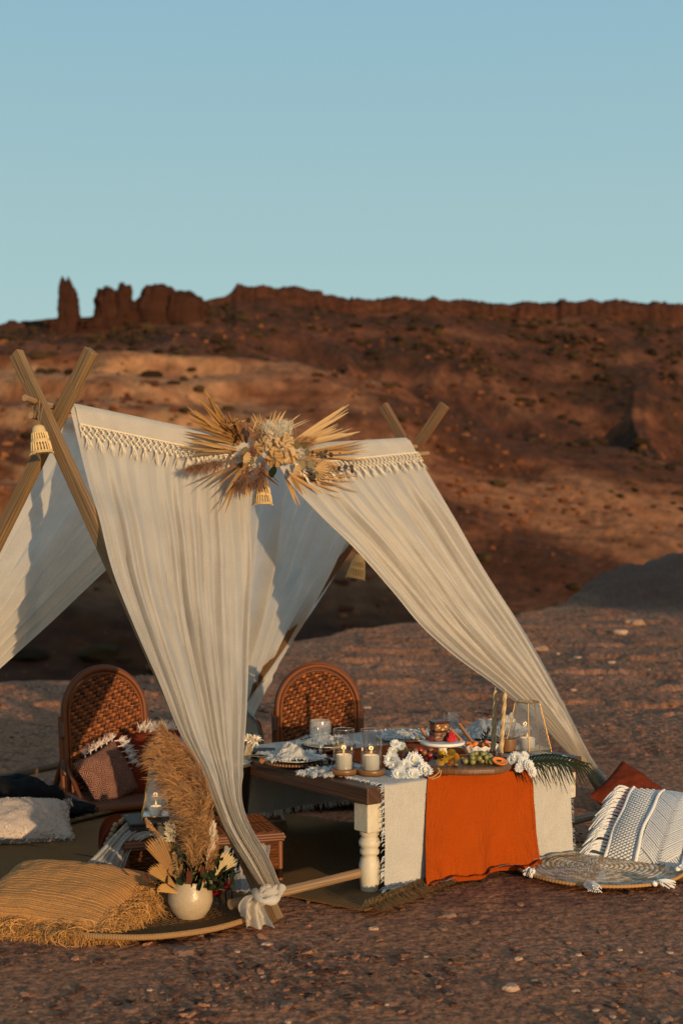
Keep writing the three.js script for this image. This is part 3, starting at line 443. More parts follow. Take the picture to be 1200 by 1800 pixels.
// ---------------------------------------------------------------- rugs
const camera0 = V(0, 1.27, 0);
function rugQuad(c, du, dv, lu, lv, y, seed, th = .008) {          // a slightly wavy cloth slab: c corner, directions and lengths
  return merge([surf((u, v) => c.clone().addScaledVector(du, u * lu + .008 * noise(v * 9, seed)).addScaledVector(dv, v * lv + .008 * noise(u * 9, seed + 4)).add(V(0, y + th + .006 * fbm(u * lu * 5 + seed, v * lv * 5, 3), 0)), Math.ceil(lu * 22), Math.ceil(lv * 22), lu, lv),
    ...[[0, 0], [1, 0], [0, 1], [1, 1]].map(([e, k]) => surf((u, v) => { const a = k ? e : u, b = k ? u : e; return c.clone().addScaledVector(du, a * lu + .008 * noise(b * 9, seed)).addScaledVector(dv, b * lv + .008 * noise(a * 9, seed + 4)).add(V(0, y + (th + .006 * fbm(a * lu * 5 + seed, b * lv * 5, 3)) * v, 0)); }, 40, 1, k ? lv : lu, .02))].map(g => { g.deleteAttribute('normal'); g.computeVertexNormals(); return g; }));
}
function fringeLine(c, dir, len, out, n, L, w, y, seed, col = [1, 1, 1], sp = .35) {
  const S = new Strands(), r = rngOf(seed); for (let i = 0; i < n; i++) { const t = r(), clump = noise(t * len * 26, seed) * 1.2, a = c.clone().addScaledVector(dir, t * len).add(V(0, y + rr(0, .006, r), 0)), l = L * rr(.6, 1.15, r), k = rr(-sp, sp, r) + clump; const d2 = out.clone().addScaledVector(dir, k); const b = a.clone().addScaledVector(d2, l * .5).add(V(0, rr(0, .018, r) * L * 9, 0)), e = a.clone().addScaledVector(d2, l).addScaledVector(dir, rr(-.01, .01, r)); e.y = Math.max(.001, y - .004 + rr(0, .008, r)); const j = rr(.6, 1.25, r); S.add([a, b, e], w, V(0, 1, 0), col.map(v => v * j)); } return S.geo();
}
const rugDu = V(.574, 0, -.819), rugDl = V(-.819, 0, -.574);
{
  const c = G(641, 1600); c.y = 0; const rug = thing('jute_rug', 'brown jute rug under the table with a thick fringe at its near end', 'rug', [0, 0, 0]);
  part('mat', rugQuad(c, rugDu, rugDl, 1.05, 2.1, -.004, 1), M.juteRug, rug);
  part('fringe', fringeLine(c, rugDu, .62, rugDl.clone().negate().multiplyScalar(.8).add(V(.1, 0, .1)), 1500, .085, .0035, .012, 3, [.23, .125, .05]), M.strawDull, rug);
  part('fringe', merge([0, .14, .3, .42].map((t, i) => fringeLine(c.clone().addScaledVector(rugDu, t).addScaledVector(rugDl, -.01), rugDu, .12, V(.35, 0, .12), 260, .075, .0035, .026, 11 + i, [.27, .15, .06], 1.2))), M.strawDull, rug);
  const e0 = V(-1.56, 0, -5.16), eu = V(.553, 0, -.833), ev = V(.833, 0, .553);
  const rug2 = thing('jute_rug', 'brown jute rug at the left with its fringe on the white blanket', 'rug', [0, 0, 0]); part('mat', rugQuad(e0, eu, ev, 1.35, .95, -.005, 2), M.juteRug, rug2);
  part('fringe', fringeLine(e0, eu, 1.3, ev.clone().negate(), 2200, .05, .003, .016, 5, [.17, .10, .045]), M.strawDull, rug2);
  const bl = thing('white_blanket', 'white woven blanket on the dirt under the fluffy cushion', 'blanket', [0, 0, 0]); part('cloth', rugQuad(e0.clone().addScaledVector(ev, -.62), eu, ev, 1.2, .66, -.008, 3), M.whiteCloth, bl);
  // a fluff of raffia on the left rug
  const S = new Strands(), r = rngOf(8), q = G(105, 1535, .035); for (let i = 0; i < 420; i++) { const a = V(rr(-1, 1, r), rr(-.8, 1, r), rr(-1, 1, r)).normalize(), b = a.clone().add(V(rr(-.7, .7, r), rr(-.7, .7, r), rr(-.7, .7, r))).normalize(); const k = rr(.5, 1.3, r); S.add([q.clone(), q.clone().addScaledVector(a, .028), q.clone().addScaledVector(b, .043)], .0022, V(0, 1, .3), [.24 * k, .14 * k, .07 * k]); }
  solo('raffia_pompom', S.geo(), M.strawDull, 'shaggy brown raffia pompom on the left jute rug', 'pompom');
  // round mat under the vase: coils of braid
  const cm = V(-.646, .004, -4.64), mat1 = thing('round_mat', 'large round woven mat under the white vase and straw cushion', 'mat', cm);
  part('mat', surf((u, v) => { const a = u * 6.2832, rr0 = .42 * v, k = v * 21; return V(Math.cos(a) * rr0, .006 + .0035 * Math.abs(Math.sin(k * Math.PI)) + .001 * Math.sin(a * 90 * v) + .006 * sstep(.8, 1, v) + .004 * noise(Math.cos(a) * 2, Math.sin(a) * 2), Math.sin(a) * rr0); }, 220, 84, 2.6, .42), mat([.15, .075, .028], .85, { bumpMap: rep(T.jute, 3, 9), bumpScale: .003 }), mat1);
  part('rim', tube([...Array(49)].map((_, i) => V(Math.cos(i / 48 * 6.2832) * .42, .013 + .004 * noise(Math.cos(i / 48 * 6.2832) * 2, Math.sin(i / 48 * 6.2832) * 2), Math.sin(i / 48 * 6.2832) * .42)), .009, 8, 200), mat([.34, .18, .065], .8, { bumpMap: rep(T.jute, 20, 8), bumpScale: .002 }), mat1);
}
{ // round rug at the right: braided rings in two tones, rope edge, tassels
  const c = G(1052, 1527); c.y = .002; const rug = thing('round_rug', 'round braided rug in tan and white with tassels under the macrame cushion', 'rug', c); const RR = .305;
  part('mat', surf((u, v) => { const a = u * 6.2832, q = RR * v, k = v * 17; return V(Math.cos(a) * q,   .008 + .002 * Math.abs(Math.sin(k * Math.PI)) + .0015 * Math.sin(a * Math.round(150 * v) + k) + .003 * noise(Math.cos(a) * v * 3, Math.sin(a) * v * 3 + 8), Math.sin(a) * q); }, 300, 120, 1.9, .3, (u, v) => {
    const a = u * 6.2832, ring = Math.floor(v * 17), z = Math.sin(a * (6 + ring % 3 * 6) + ring * 1.9) > .1, w = noise(Math.cos(a) * v * 7 + 3, Math.sin(a) * v * 7) + .35 * (z ? 1 : -1) + .5 * noise(u * 140, v * 34) > .02; const j = 1 + .5 * noise(u * 240, v * 60) + .3 * noise(u * 60, v * 17); const cc = w ? [.58, .48, .37] : [.42, .27, .145]; return cc.map(x => x * j); }), M.strawDull, rug);
  part('edge_rope', tube([...Array(61)].map((_, i) => V(Math.cos(i / 60 * 6.2832) * RR, .012, Math.sin(i / 60 * 6.2832) * RR)), t => .006 + .0012 * Math.sin(t * 900), 8, 420), mat([.38, .2, .075], .85), rug);
  const r = rngOf(4); for (const [px, py, ax] of [[1030, 1560, .5], [1150, 1557, 1], [1190, 1532, 1.4], [935, 1535, -1]]) {
    const p = G(px, py, .012).sub(c), S = 0; const d = V(ax * .5 + .15, 0, .8).normalize(); if (px > 1100) d.set(.9, 0, .35);
    const TB = []; for (let i = 0; i < 34; i++) { const s = V(rr(-1, 1, r), rr(-.2, 1, r), rr(-1, 1, r)).multiplyScalar(.020); const e = p.clone().addScaledVector(d, .052 * rr(.75, 1.1, r)).add(s); e.y = Math.max(e.y, .004); TB.push(tube([p.clone().add(V(0, .008, 0)), p.clone().addScaledVector(d, .022).addScaledVector(s, .6).add(V(0, .012, 0)), e], .0026, 4, 5)); }
    part('tassel', [...TB, xf(new THREE.IcosahedronGeometry(.011, 1), p.clone().add(V(0, .008, 0)))], M.whiteThread, rug);
  }
}
// ---------------------------------------------------------------- the low table
const TX = V(.789, 0, -.614), TZ = V(-.614, 0, -.789), T0 = G(645, 1387, .365).setY(0), TOP = .367, TW = 1.06, TL = .97;
const tp = (a, b, y = TOP) => T0.clone().addScaledVector(TX, a).addScaledVector(TZ, b).setY(y);
const tableTurn = Math.atan2(-TX.z, TX.x);
function legGeo() {
  const prof = [[.026, 0], [.030, .006], [.036, .05], [.037, .09], [.031, .115], [.024, .124], [.033, .130], [.034, .142], [.028, .150], [.036, .158], [.038, .170], [.031, .184], [.027, .19], [.034, .196], [.034, .212]];
  return [lathe(prof, 24), xf(rbox(.078, .1, .078, .006, 2), [0, .258, 0])];
}
{
  const t = thing('low_table', 'low dark wood table with turned white painted legs', 'table', tp(0, 0, 0), tableTurn);
  const lg = merge(legGeo()); for (const [a, b] of [[.055, .055], [TW - .055, .055], [.055, TL - .055], [TW - .055, TL - .055]]) { const m = part('leg', lg, M.legPaint, t); m.position.set(a, 0, -b); }
  for (let i = 0; i < 6; i++) { const w = TW / 6, g = rbox(w - .002, .058, TL, .004, 2); const uv = g.attributes.uv, p = g.attributes.position; for (let k = 0; k < p.count; k++) uv.setXY(k, (p.getX(k) + p.getY(k)) * 1.0 + i * .37, p.getZ(k)); const m = part('plank', g, M.tableWood, t); m.position.set(w * (i + .5), TOP - .029 - .0004 * (i % 2), -TL / 2); }
}
// cloths over the table: along it, down both ends
function overCloth(a0, a1, nearDrop, farDrop, lift, o) {
  const r0 = .014, L1 = nearDrop, L2 = TL, L3 = farDrop, Lt = L1 + L2 + L3;
  return (u, v) => {
    const s = v * Lt; let a = lerp(a0, a1, u) + .006 * noise(s * 4, o.seed + u), b, y; const w = .010 * fbm(u * (a1 - a0) * 7 + o.seed, s * 3, 4);
    if (s < L1) { const h = L1 - s; const k = clamp(h / .36); b = -lift - .004 - (o.flare || .03) * k * k + (o.fold || 0) * (Math.sin(u * (o.nf || 5) * 6.28 + o.seed) * k * k + .5 * k * noise(u * 9 + o.seed, k * 1.6) + .35 * k * Math.pow(Math.abs(noise(u * 5 + 3, k * 4 + o.seed)), .6)) - w * k; y = TOP + lift - h; a += (o.skew || 0) * k * (u - .5) + (o.shift || 0) * k * k; if (y < .008) { b -= (.008 - y) * 1.0; const over = .008 - y; y = .008 + lift + .022 * Math.sin(Math.PI * clamp(over / .07)) * (.45 + 1.3 * Math.abs(noise(u * 6 + o.seed, 3))) + .003; } }
    else if (s < L1 + L2) { b = s - L1; y = TOP + lift + .002 + Math.max(0, w) * .6; if (b < .012) y -= (.012 - b) * .4; }
    else { const h = s - L1 - L2, k = clamp(h / .36); b = TL + lift + .004 + .03 * k * k + w * k + .012 * k * Math.sin(u * 19); y = Math.max(.006, TOP + lift - h); }
    return tp(a, b, y);
  };
}
{
  const fn = overCloth(.072, .985, .40, .28, .003, { seed: 2, flare: .018, fold: .016, nf: 2.2, shift: -.0 });
  const c = thing('white_tablecloth', 'white fringed cloth along the table hanging to the ground at both ends', 'tablecloth', [0, 0, 0]); part('cloth', surf(fn, 90, 260, .94, 1.96), M.whiteCloth, c);
  const S = new Strands(), r = rngOf(12); for (const side of [0, 1]) for (let i = 0; i < 330; i++) { const v = rr(.02, .99, r), a = fn(side, v), d = TX.clone().multiplyScalar(side ? 1 : -1), l = rr(.012, .026, r); S.add([a, a.clone().addScaledVector(d, l * .55).add(V(0, -.002, 0)), a.clone().addScaledVector(d, l * rr(.6, 1, r)).add(V(rr(-.004, .004, r), -rr(.004, .016, r), rr(-.004, .004, r)))], rr(.002, .0045, r), V(0, 1, .3)); }
  for (let i = 0; i < 260; i++) { const a = fn(r(), .999), l = rr(.015, .03, r); S.add([a, a.clone().add(V(rr(-.006, .006, r), -l * .5, 0)), a.clone().add(V(rr(-.01, .01, r), -l, rr(-.004, .004, r)))], .003, TZ); } part('fringe', S.geo(), M.whiteThread, c);
}
{
  const fn = overCloth(.26, .77, .385, -.35, .009, { seed: 5, flare: .052, fold: .022, nf: 2.3, skew: .06, shift: -.03 });
  const c = thing('orange_runner', 'burnt orange gauze runner hanging over the near table end', 'table runner', [0, 0, 0]); part('cloth', surf(fn, 90, 170, .5, 1.15), M.rust, c);
  const hem = s => tube([...Array(24)].map((_, i) => fn(s, .004 + .33 * i / 23)), t => .0022 + .0012 * noise(t * 40, 2), 5, 60); part('hem', [hem(.004), hem(.025), hem(.996), hem(.97)], M.rust, c);
  const S = new Strands(), r = rngOf(14); for (let i = 0; i < 300; i++) { const e = r() < .6 ? [r(), .003] : [r() < .5 ? 0 : 1, rr(0, .33, r)], a = fn(...e), k = e[1] < .005 ? V(rr(-.5, .5, r), -.15, 1) : TX.clone().multiplyScalar(e[0] ? 1 : -1); S.add([a, a.clone().addScaledVector(k, rr(.003, .010, r)).add(V(0, rr(-.004, .003, r), 0))], .0018, V(0, 1, .2)); } part('fringe', S.geo(), M.rust, c);
}
// ---------------------------------------------------------------- rattan floor chairs
function makeChair(pos, turn, label) {
  const t = thing('rattan_chair', label, 'chair', pos, turn, 'rattan floor chairs'); const W = .385, H = .575, tiltB = .16, r = rngOf(77);
  const bk = (x, y, z = 0) => V(x, .012 + y * Math.cos(tiltB) - z * Math.sin(tiltB), -y * Math.sin(tiltB) - z * Math.cos(tiltB) * -1 - 0);
  const arch = (w, h, z, n = 22) => { const P = [bk(-w / 2, 0, z), bk(-w / 2, (h - w * .52) * .5, z)]; for (let i = 0; i <= n; i++) { const a = Math.PI - Math.PI * i / n; P.push(bk(Math.cos(a) * w / 2, h - w * .52 + Math.sin(a) * w * .52, z)); } P.push(bk(w / 2, (h - w * .52) * .5, z), bk(w / 2, 0, z)); return P; };
  part('arch_frame', tube(arch(W, H, 0), .0115, 10, 110), M.rattan, t); part('inner_frame', tube(arch(W - .034, H - .020, .006), .006, 8, 100), M.rattan, t); part('outer_cane', [tube(arch(W + .012, H + .006, -.020), .009, 8, 100)], M.rattan, t);
  const inside = (x, y) => { const w = W / 2 - .018, yc = H - .021 - w * 1.05; return Math.abs(x) < w && y > .03 && (y < yc || (x / w) ** 2 + ((y - yc) / (w * 1.05)) ** 2 < 1); };
  const G0 = []; const cs = .0152, cols = 25, rows = 38;
  for (let i = 0; i < cols; i++) for (let j = 0; j < rows; j++) {
    const k = (i + j) % 4, x0 = (i - cols / 2) * cs, y0 = j * cs + .02;
    if (k === 0) for (let q = 0; q < 3; q++) { const y = y0 + (q + .5) * cs / 3, sh = (q - 1) * .0030; const xa = x0 + .002 + sh, xb = x0 + cs * 2 - .002 + sh; let a = xa, b = xb; while (a < b && !inside(a, y)) a += .003; while (b > a && !inside(b, y)) b -= .003; if (b - a > .006) G0.push(tint(tube([bk(a, y, -.003), bk((a * 3 + b) / 4, y, .0065), bk((a + b * 3) / 4, y, .0065), bk(b, y, -.003)], .0026, 4, 4), [.22, .060, .009], .6, r)); }
    if (k === 2) for (let q = 0; q < 3; q++) { const x = x0 + (q + .5) * cs / 3, sh = (q - 1) * .0030; const ya = y0 + .002 + sh, yb = y0 + cs * 2 - .002 + sh; let a = ya, b = yb; while (a < b && !inside(x, a)) a += .003; while (b > a && !inside(x, b)) b -= .003; if (b - a > .006) G0.push(tint(tube([bk(x, a, -.004), bk(x, (a * 3 + b) / 4, .0045), bk(x, (a + b * 3) / 4, .0045), bk(x, b, -.004)], .0026, 4, 4), [.155, .040, .007], .6, r)); }
  }
  tag(part('woven_panel', G0, M.rattanStrip, t), null, null, null, 'stuff');
  part('gap_backing', surf((u, v) => { const w = W / 2 - .012, yc = H - .02 - w * 1.05, y = v * (H - .02), hw = y < yc ? w : w * Math.sqrt(Math.max(0, 1 - ((y - yc) / (w * 1.05)) ** 2)); return bk((u * 2 - 1) * hw, y, -.007); }, 12, 30), mat([.012, .006, .003], .8), t);  // near-black sheet added behind the weave so its gaps look shaded
  for (const s of [-1, 1]) {
    part('side_post', tube([bk(s * (W / 2 + .014), .02, -.03), bk(s * (W / 2 + .014), .36, -.028)], .013, 8), M.rattan, t); part('binding', [.13, .30].map(y => xf(rbox(.034, .075, .05, .01), bk(s * (W / 2 + .006), y, -.018), [-tiltB, 0, 0])), mat([.09, .03, .010], .5), t);
    part('rear_leg', tube([bk(s * W / 2, .2, -.03), V(s * (W / 2 + .005), .015, -.2)], .015, 8), M.rattan, t);
    part('side_rail', tube([V(s * W / 2, .028, -.21), V(s * W / 2, .028, .40)], .015, 8), M.rattan, t); part('cross_brace', tube([V(s * W / 2, .03, .18), bk(s * W / 2, .14, 0)], .010, 8), M.rattan, t);
  }
  part('front_rail', tube([V(-W / 2, .028, .40), V(W / 2, .028, .40)], .017, 8), M.rattan, t); part('seat', surf((u, v) => V((u - .5) * W, .034 + .004 * Math.sin(u * 90) * Math.sin(v * 90), lerp(-.02, .40, v)), 60, 60, W, .42), mat([.10, .035, .011], .6), t);
  return t;
}
makeChair(G(193, 1400), .50, 'rattan floor chair at far left holding the patterned cushion');
makeChair(G(561, 1391), .10, 'rattan floor chair standing behind the table and the crystal goblet');
// ---------------------------------------------------------------- cushions and soft things
const eul = (x, y, z) => new THREE.Euler(x, y, z, 'YXZ');
function cushion(name, label, mtl, pos, w, h, t, rot, seed, pull = .07) { const c = thing(name, label, 'cushion', pos); c.rotation.copy(eul(...rot)); part('cover', pillow(w, h, t, 36, .012, seed, pull), mtl, c); return c; }
function tuft(S, p, d, n, L, r, w, col) { for (let i = 0; i < n; i++) { const e = V(rr(-1, 1, r), rr(-1, 1, r), rr(-1, 1, r)).multiplyScalar(.45).add(d), k = rr(.8, 1.1, r); S.add([p.clone(), p.clone().addScaledVector(d, L * .4).add(V(0, 0, rr(-.003, .003, r))), p.clone().addScaledVector(e, L * rr(.7, 1.1, r))], w, V(.2, .3, 1), col.map(v => v * k)); } }
{ // patterned cushion: woven lozenges, white tassels on its sides
  const lat = tex(256, (u, v) => { const f = x => Math.abs((x * 6) % 1 - .5), a = f(u) + f(v), q = (a * 5.0) % 1, on = q > .5; const wv = .85 + .15 * Math.sin(u * 6.28 * 128) * Math.sin(v * 6.28 * 128); return on ? [.72 * wv, .56 * wv, .48 * wv] : [.33 * wv, .11 * wv, .085 * wv]; }, true);
  const c = cushion('patterned_cushion', 'maroon cushion with small white lozenge pattern and white tassels', fabric([1, 1, 1], { x: { map: rep(lat, 3.4), sheen: 0 }, bs: .002 }), G(192, 1412).add(V(0, .128, .03)), .27, .25, .09, [-.45, .85, .30], 3);
  const S = new Strands(), r = rngOf(4); for (let i = 0; i < 9; i++) tuft(S, V(.13, lerp(-.11, .12, i / 8), .005), V(.75, -.35, .4), 44, .055, r, .004, [.72, .62, .56]); for (let i = 0; i < 6; i++) tuft(S, V(lerp(-.06, .12, i / 5), .122, 0), V(.1, .7, .3), 40, .045, r, .004, [.72, .62, .56]); part('tassels', S.geo(), M.strawDull, c);
  const d = cushion('rust_cushion', 'rust cushion with white tassels leaning in the left rattan chair', M.rustPillow, G(256, 1405).add(V(0, .155, -.05)), .34, .32, .11, [-.5, .15, .10], 5);
  const S2 = new Strands(); for (let i = 0; i < 8; i++) tuft(S2, V(lerp(-.02, .16, i / 7), .15 - .02 * i / 7, .01), V(.25, .4, .5), 44, .055, r, .004, [.66, .56, .50]); for (let i = 0; i < 5; i++) tuft(S2, V(.165, lerp(-.02, .14, i / 4), .01), V(.8, -.3, .3), 40, .05, r, .004, [.66, .56, .50]); part('tassels', S2.geo(), M.strawDull, d);
  cushion('white_cushion', 'white cushion behind the tall pampas plume and left drape', M.whiteCloth, G(300, 1385).add(V(0, .15, 0)), .36, .30, .12, [-.35, -.1, -.12], 6);
}
{ // fluffy cushion
  const c = cushion('fluffy_cushion', 'shaggy off-white cushion lying on the white blanket', mat([.40, .32, .27], .95), G(38, 1470).add(V(0, .062, 0)), .40, .34, .13, [-1.33, .35, -.10], 8);
  const base = c.children[0].geometry, p = base.attributes.position, n = base.attributes.normal, S = new Strands(), r = rngOf(6); for (let i = 0; i < 9000; i++) { const k = Math.floor(r() * p.count); if (p.getZ(k) < -.045 && r() < .8) continue; const a = V(p.getX(k) + rr(-.006, .006, r), p.getY(k) + rr(-.006, .006, r), p.getZ(k)), d = V(n.getX(k) + rr(-.7, .7, r), n.getY(k) + rr(-.7, .7, r) - .3, n.getZ(k)).normalize(), b = rr(.75, 1.15, r); S.add([a, a.clone().addScaledVector(d, .013), a.clone().addScaledVector(d, .021).add(V(rr(-.008, .008, r), rr(-.012, .002, r), 0))], .0062, V(rr(-1, 1, r), rr(-1, 1, r), .4), [.50 * b, .415 * b, .36 * b]); } part('pile', S.geo(), M.strawDull, c);
}
{ // straw cushion with raffia fringe
  const pos = G(108, 1611).add(V(0, .062, -.02)); const col = (u, v) => { const s = .5 + .5 * Math.sin(v * 200 + .25 * noise(u * 4, v * 9)), k = .84 + .22 * s + .2 * noise(u * 2.5, v * 30) + .4 * noise(u * 170, v * 64); return [.42 * k, .19 * k, .05 * k]; };
  const c = thing('straw_cushion', 'woven straw cushion with shaggy raffia fringe at the front left', 'cushion', pos); c.rotation.copy(eul(-1.36, -.22, -.1));
  const g = pillow(.52, .40, .135, 210, .008, 4, .05); const P = g.attributes.position, C = new Float32Array(P.count * 3); for (let i = 0; i < P.count; i++) { const x = P.getX(i), y = P.getY(i), cc = col(x / .52 + .5, y / .40 + .5); C.set(cc, i * 3); P.setZ(i, P.getZ(i) + .0009 * Math.sin((y / .40 + .5) * 200 + .25 * noise((x / .55 + .5) * 4, (y / .4 + .5) * 9)) * Math.sign(P.getZ(i))); } g.setAttribute('color', new THREE.BufferAttribute(C, 3)); g.computeVertexNormals(); part('cover', g, mat([1, 1, 1], .8, { vertexColors: true, bumpMap: rep(T.jute, 9), bumpScale: .003 }), c);
  const S = new Strands(), r = rngOf(16), edgePt = t => { t = ((t % 4) + 4) % 4; const s = t % 1; return t < 1 ? V(lerp(-.255, .255, s), -.195, 0) : t < 2 ? V(.255, lerp(-.195, .195, s), 0) : t < 3 ? V(lerp(.27, -.27, s), .195, 0) : V(-.27, lerp(.195, -.195, s), 0); };
  for (let k = 0; k < 92; k++) { // tangled clumps of raffia: loops, with loose ends
    const t = k < 62 ? rr(-.02, 1.02, r) : rr(1, 1.8, r), a = edgePt(t), big = rr(.6, 1.25, r), o = t < 1 ? V(rr(-.5, .5, r), -1, 0) : V(1, rr(-.5, .5, r), 0);
    const q0 = a.clone().addScaledVector(o, rr(.008, .05, r) * big * (t < 1 ? 1 : .6)).add(V(0, 0, rr(-.05, .006, r)));
    for (let i = 0; i < 48; i++) { const R = rr(.012, .036, r) * big, ax = V(rr(-1, 1, r), rr(-1, 1, r), rr(-.2, 1, r)).normalize(), e1 = V(0, 0, 1).cross(ax).normalize(), e2 = ax.clone().cross(e1), c0 = q0.clone().add(V(rr(-1, 1, r), rr(-1, 1, r), rr(-.6, .5, r)).multiplyScalar(.022 * big)), ph = rr(0, 6.28, r), sw = rr(1.6, 5.2, r), P = []; for (let j = 0; j <= 9; j++) { const w = j / 9 * sw + ph, Rj = R * (1 + .25 * Math.sin(w * 1.7 + i)); P.push(c0.clone().addScaledVector(e1, Math.cos(w) * Rj).addScaledVector(e2, Math.sin(w) * Rj * .8)); } const b = rr(.45, 1.35, r); S.add(P, rr(.0010, .0021, r), ax, [.54 * b, .265 * b, .068 * b]); }
    for (let i = 0; i < 9; i++) { const l = rr(.05, .11, r) * big, P = [a.clone()]; for (let j = 1; j <= 4; j++) P.push(a.clone().addScaledVector(o, l * j / 4).add(V(rr(-.016, .016, r), rr(-.016, .016, r), -.05 * (j / 4) ** 2 + rr(-.006, .012, r)))); const b = rr(.6, 1.3, r); S.add(P, .0016, V(0, 0, 1), [.56 * b, .28 * b, .075 * b]); }
  } part('fringe', S.geo(), M.straw, c);
}
{ // black bag slumped behind the blanket
  const b = thing('black_bag', 'slumped black cloth bag behind the fluffy cushion', 'bag', G(20, 1428)); const g = new THREE.SphereGeometry(1, 48, 32), p = g.attributes.position; for (let i = 0; i < p.count; i++) { const x = p.getX(i), y = p.getY(i), z = p.getZ(i), k = 1 + .28 * fbm(x * 1.6 + 3, y * 1.6 + z, 3); p.setXYZ(i, x * .22 * k + .0, Math.max(0, (y * .5 + .5)) * .155 * k * (1 - .22 * x), z * .14 * k); } g.computeVertexNormals(); part('body', g, M.black, b);
  part('pocket', xf(g, [.15, -.002, .03], [0, .5, 0], [.45, .8, .6]), M.black, b); part('body', xf(g, [.27, -.002, .08], [0, 1.2, 0], [.5, .38, .8]), M.black, b);
  part('strap', tube([[98, 1434, .03], [112, 1442, .014], [132, 1441, .016], [146, 1434, .022], [147, 1426, .02]].map(q => G(...q).sub(b.position)), .008, 6, 24), M.black, b);
}
{ // macrame cushion and the rust one behind it
  const bot = G(1068, 1500).lerp(G(1215, 1536), .5), e = V(.68, 0, .73).normalize(); const turn = -Math.atan2(e.z, e.x);
  const c = thing('macrame_cushion', 'white knotted macrame cushion leaning on the round rug at right', 'cushion', bot.clone().add(V(.115, .100, -.03))); c.rotation.copy(eul(-.84, turn + .22, -.04)); const W = .50, H = .36, TH = .12;
  const wm = mat([.74, .71, .67], .95, { bumpMap: rep(T.weave, 20), bumpScale: .001 }); part('cover', pillow(W, H, TH, 40, .006, 9, .03), wm, c);
  const zAt = (x, y) => { const X = x * 2 / W, Y = y * 2 / H; return TH / 2 * Math.pow(Math.max(0, (1 - Math.pow(Math.abs(X), 2.4)) * (1 - Math.pow(Math.abs(Y), 2.4))), .55); };
  const knot = xf(new THREE.IcosahedronGeometry(1, 1), [0, 0, 0], [0, 0, .6], [.0085, .0056, .0055]), kn = []; const band = (x0, x1) => { for (let i = 0; i * .0125 < x1 - x0; i++) for (let j = 0; j < 27; j++) { const x = x0 + i * .0125, y = -.168 + j * .0128 + (i % 2) * .0064; if (Math.abs(y) < .17) kn.push(xf(knot, [x, y, zAt(x, y) + .003])); } }; band(-.225, -.115); band(.085, .235); part('knotted_band', kn, wm, c); tag(c.children[c.children.length - 1], null, null, null, 'stuff');
  for (const x of [-.232, -.105, .075]) part('cord', tube([...Array(13)].map((_, i) => { const y = lerp(-.175, .175, i / 12), q = x + .004 * Math.sin(i); return V(q, y, zAt(q, y) + .006); }), .0075, 8, 40), wm, c);
  for (let j = 0; j < 6; j++) for (const s of [-1, 1]) { const L = []; for (let q = 0; q < 6; q++) { const y0 = -.165 + j * .058; L.push(tube([...Array(7)].map((_, i) => { const x = -.095 + i * .16 / 6, y = y0 + q * .0092 + s * .020 * (Math.abs(i - 3) - 1.5) + (s > 0 ? .025 : 0); return V(x, clamp(y, -.172, .172), zAt(x, clamp(y, -.172, .172)) + .000 + .0045 * (s > 0)); }), .0046, 6, 14)); } part('cord', L, wm, c); }
  const r = rngOf(5); for (let i = 0; i < 22; i++) { const y = lerp(-.17, .17, i / 21), a = V(-.245, y, .004), S = []; for (let q = 0; q < 4; q++) { const l = rr(.07, .11, r); S.push(tube([a, a.clone().add(V(-l * .5, -.012 + rr(-.01, .01, r), .022)), a.clone().add(V(-l * .85, -.045 - l * .35 + rr(-.02, .02, r), rr(.0, .02, r)))], .0032, 5, 8)); } part('tassel', S, wm, c); }
  cushion('rust_cushion', 'rust orange cushion half hidden behind the white macrame cushion', fabric([.17, .030, .011], { x: { sheen: 0 } }), G(1092, 1428).add(V(.05, .062, -.04)), .31, .27, .11, [-.85, .35, .62], 12);
  cushion('maroon_cushion', 'dark maroon floor cushion on the rug beyond the table', fabric([.10, .022, .012]), tp(.6, 1.5, .06), .6, .5, .12, [-1.5, .7, 0], 14);
}
// ---------------------------------------------------------------- plants: plumes, leaves, flowers
function plumeGeo(P, len0, n, seed, c0, side = .5) {              // P: spine points; hairs sweep off towards the tip
  const cv = new THREE.CatmullRomCurve3(P), S = new Strands(), r = rngOf(seed), L = cv.getLength(); const T0 = 0.12;
  for (let i = 0; i < n; i++) {
    const t = T0 + (1 - T0) * Math.pow(r(), .85), a = cv.getPoint(t), d = cv.getTangent(t), q = V(rr(-1, 1, r), rr(-1, 1, r), rr(-1, 1, r)); q.addScaledVector(d, -q.dot(d)).normalize();
    const w = len0 * (.35 + .85 * Math.sin(Math.PI * Math.pow(t, .75))) * rr(.55, 1.1, r), out = side * rr(.6, 1.25, r), k = rr(.45, 1.35, r), dr = V(0, -.35 * w, 0);
    const m = a.clone().addScaledVector(d, w * .45).addScaledVector(q, w * .4 * out), e = a.clone().addScaledVector(d, w * .85).addScaledVector(q, w * .8 * out).add(dr).addScaledVector(q, rr(-.1, .1, r) * w);
    S.add([a, m, e], rr(.0010, .0026, r), V(r(), r(), r()), c0.map(v => v * k));
    if (i % 2) { const b = m.clone().lerp(e, .4), q2 = V(rr(-1, 1, r), rr(-1, 1, r), rr(-1, 1, r)); S.add([b, b.clone().addScaledVector(d, w * .16).addScaledVector(q2, w * .12), b.clone().addScaledVector(d, w * .26).addScaledVector(q2, w * .28)], .0013, V(r(), r(), r()), c0.map(v => v * k * 1.1)); }
  }
  return S.geo();
}
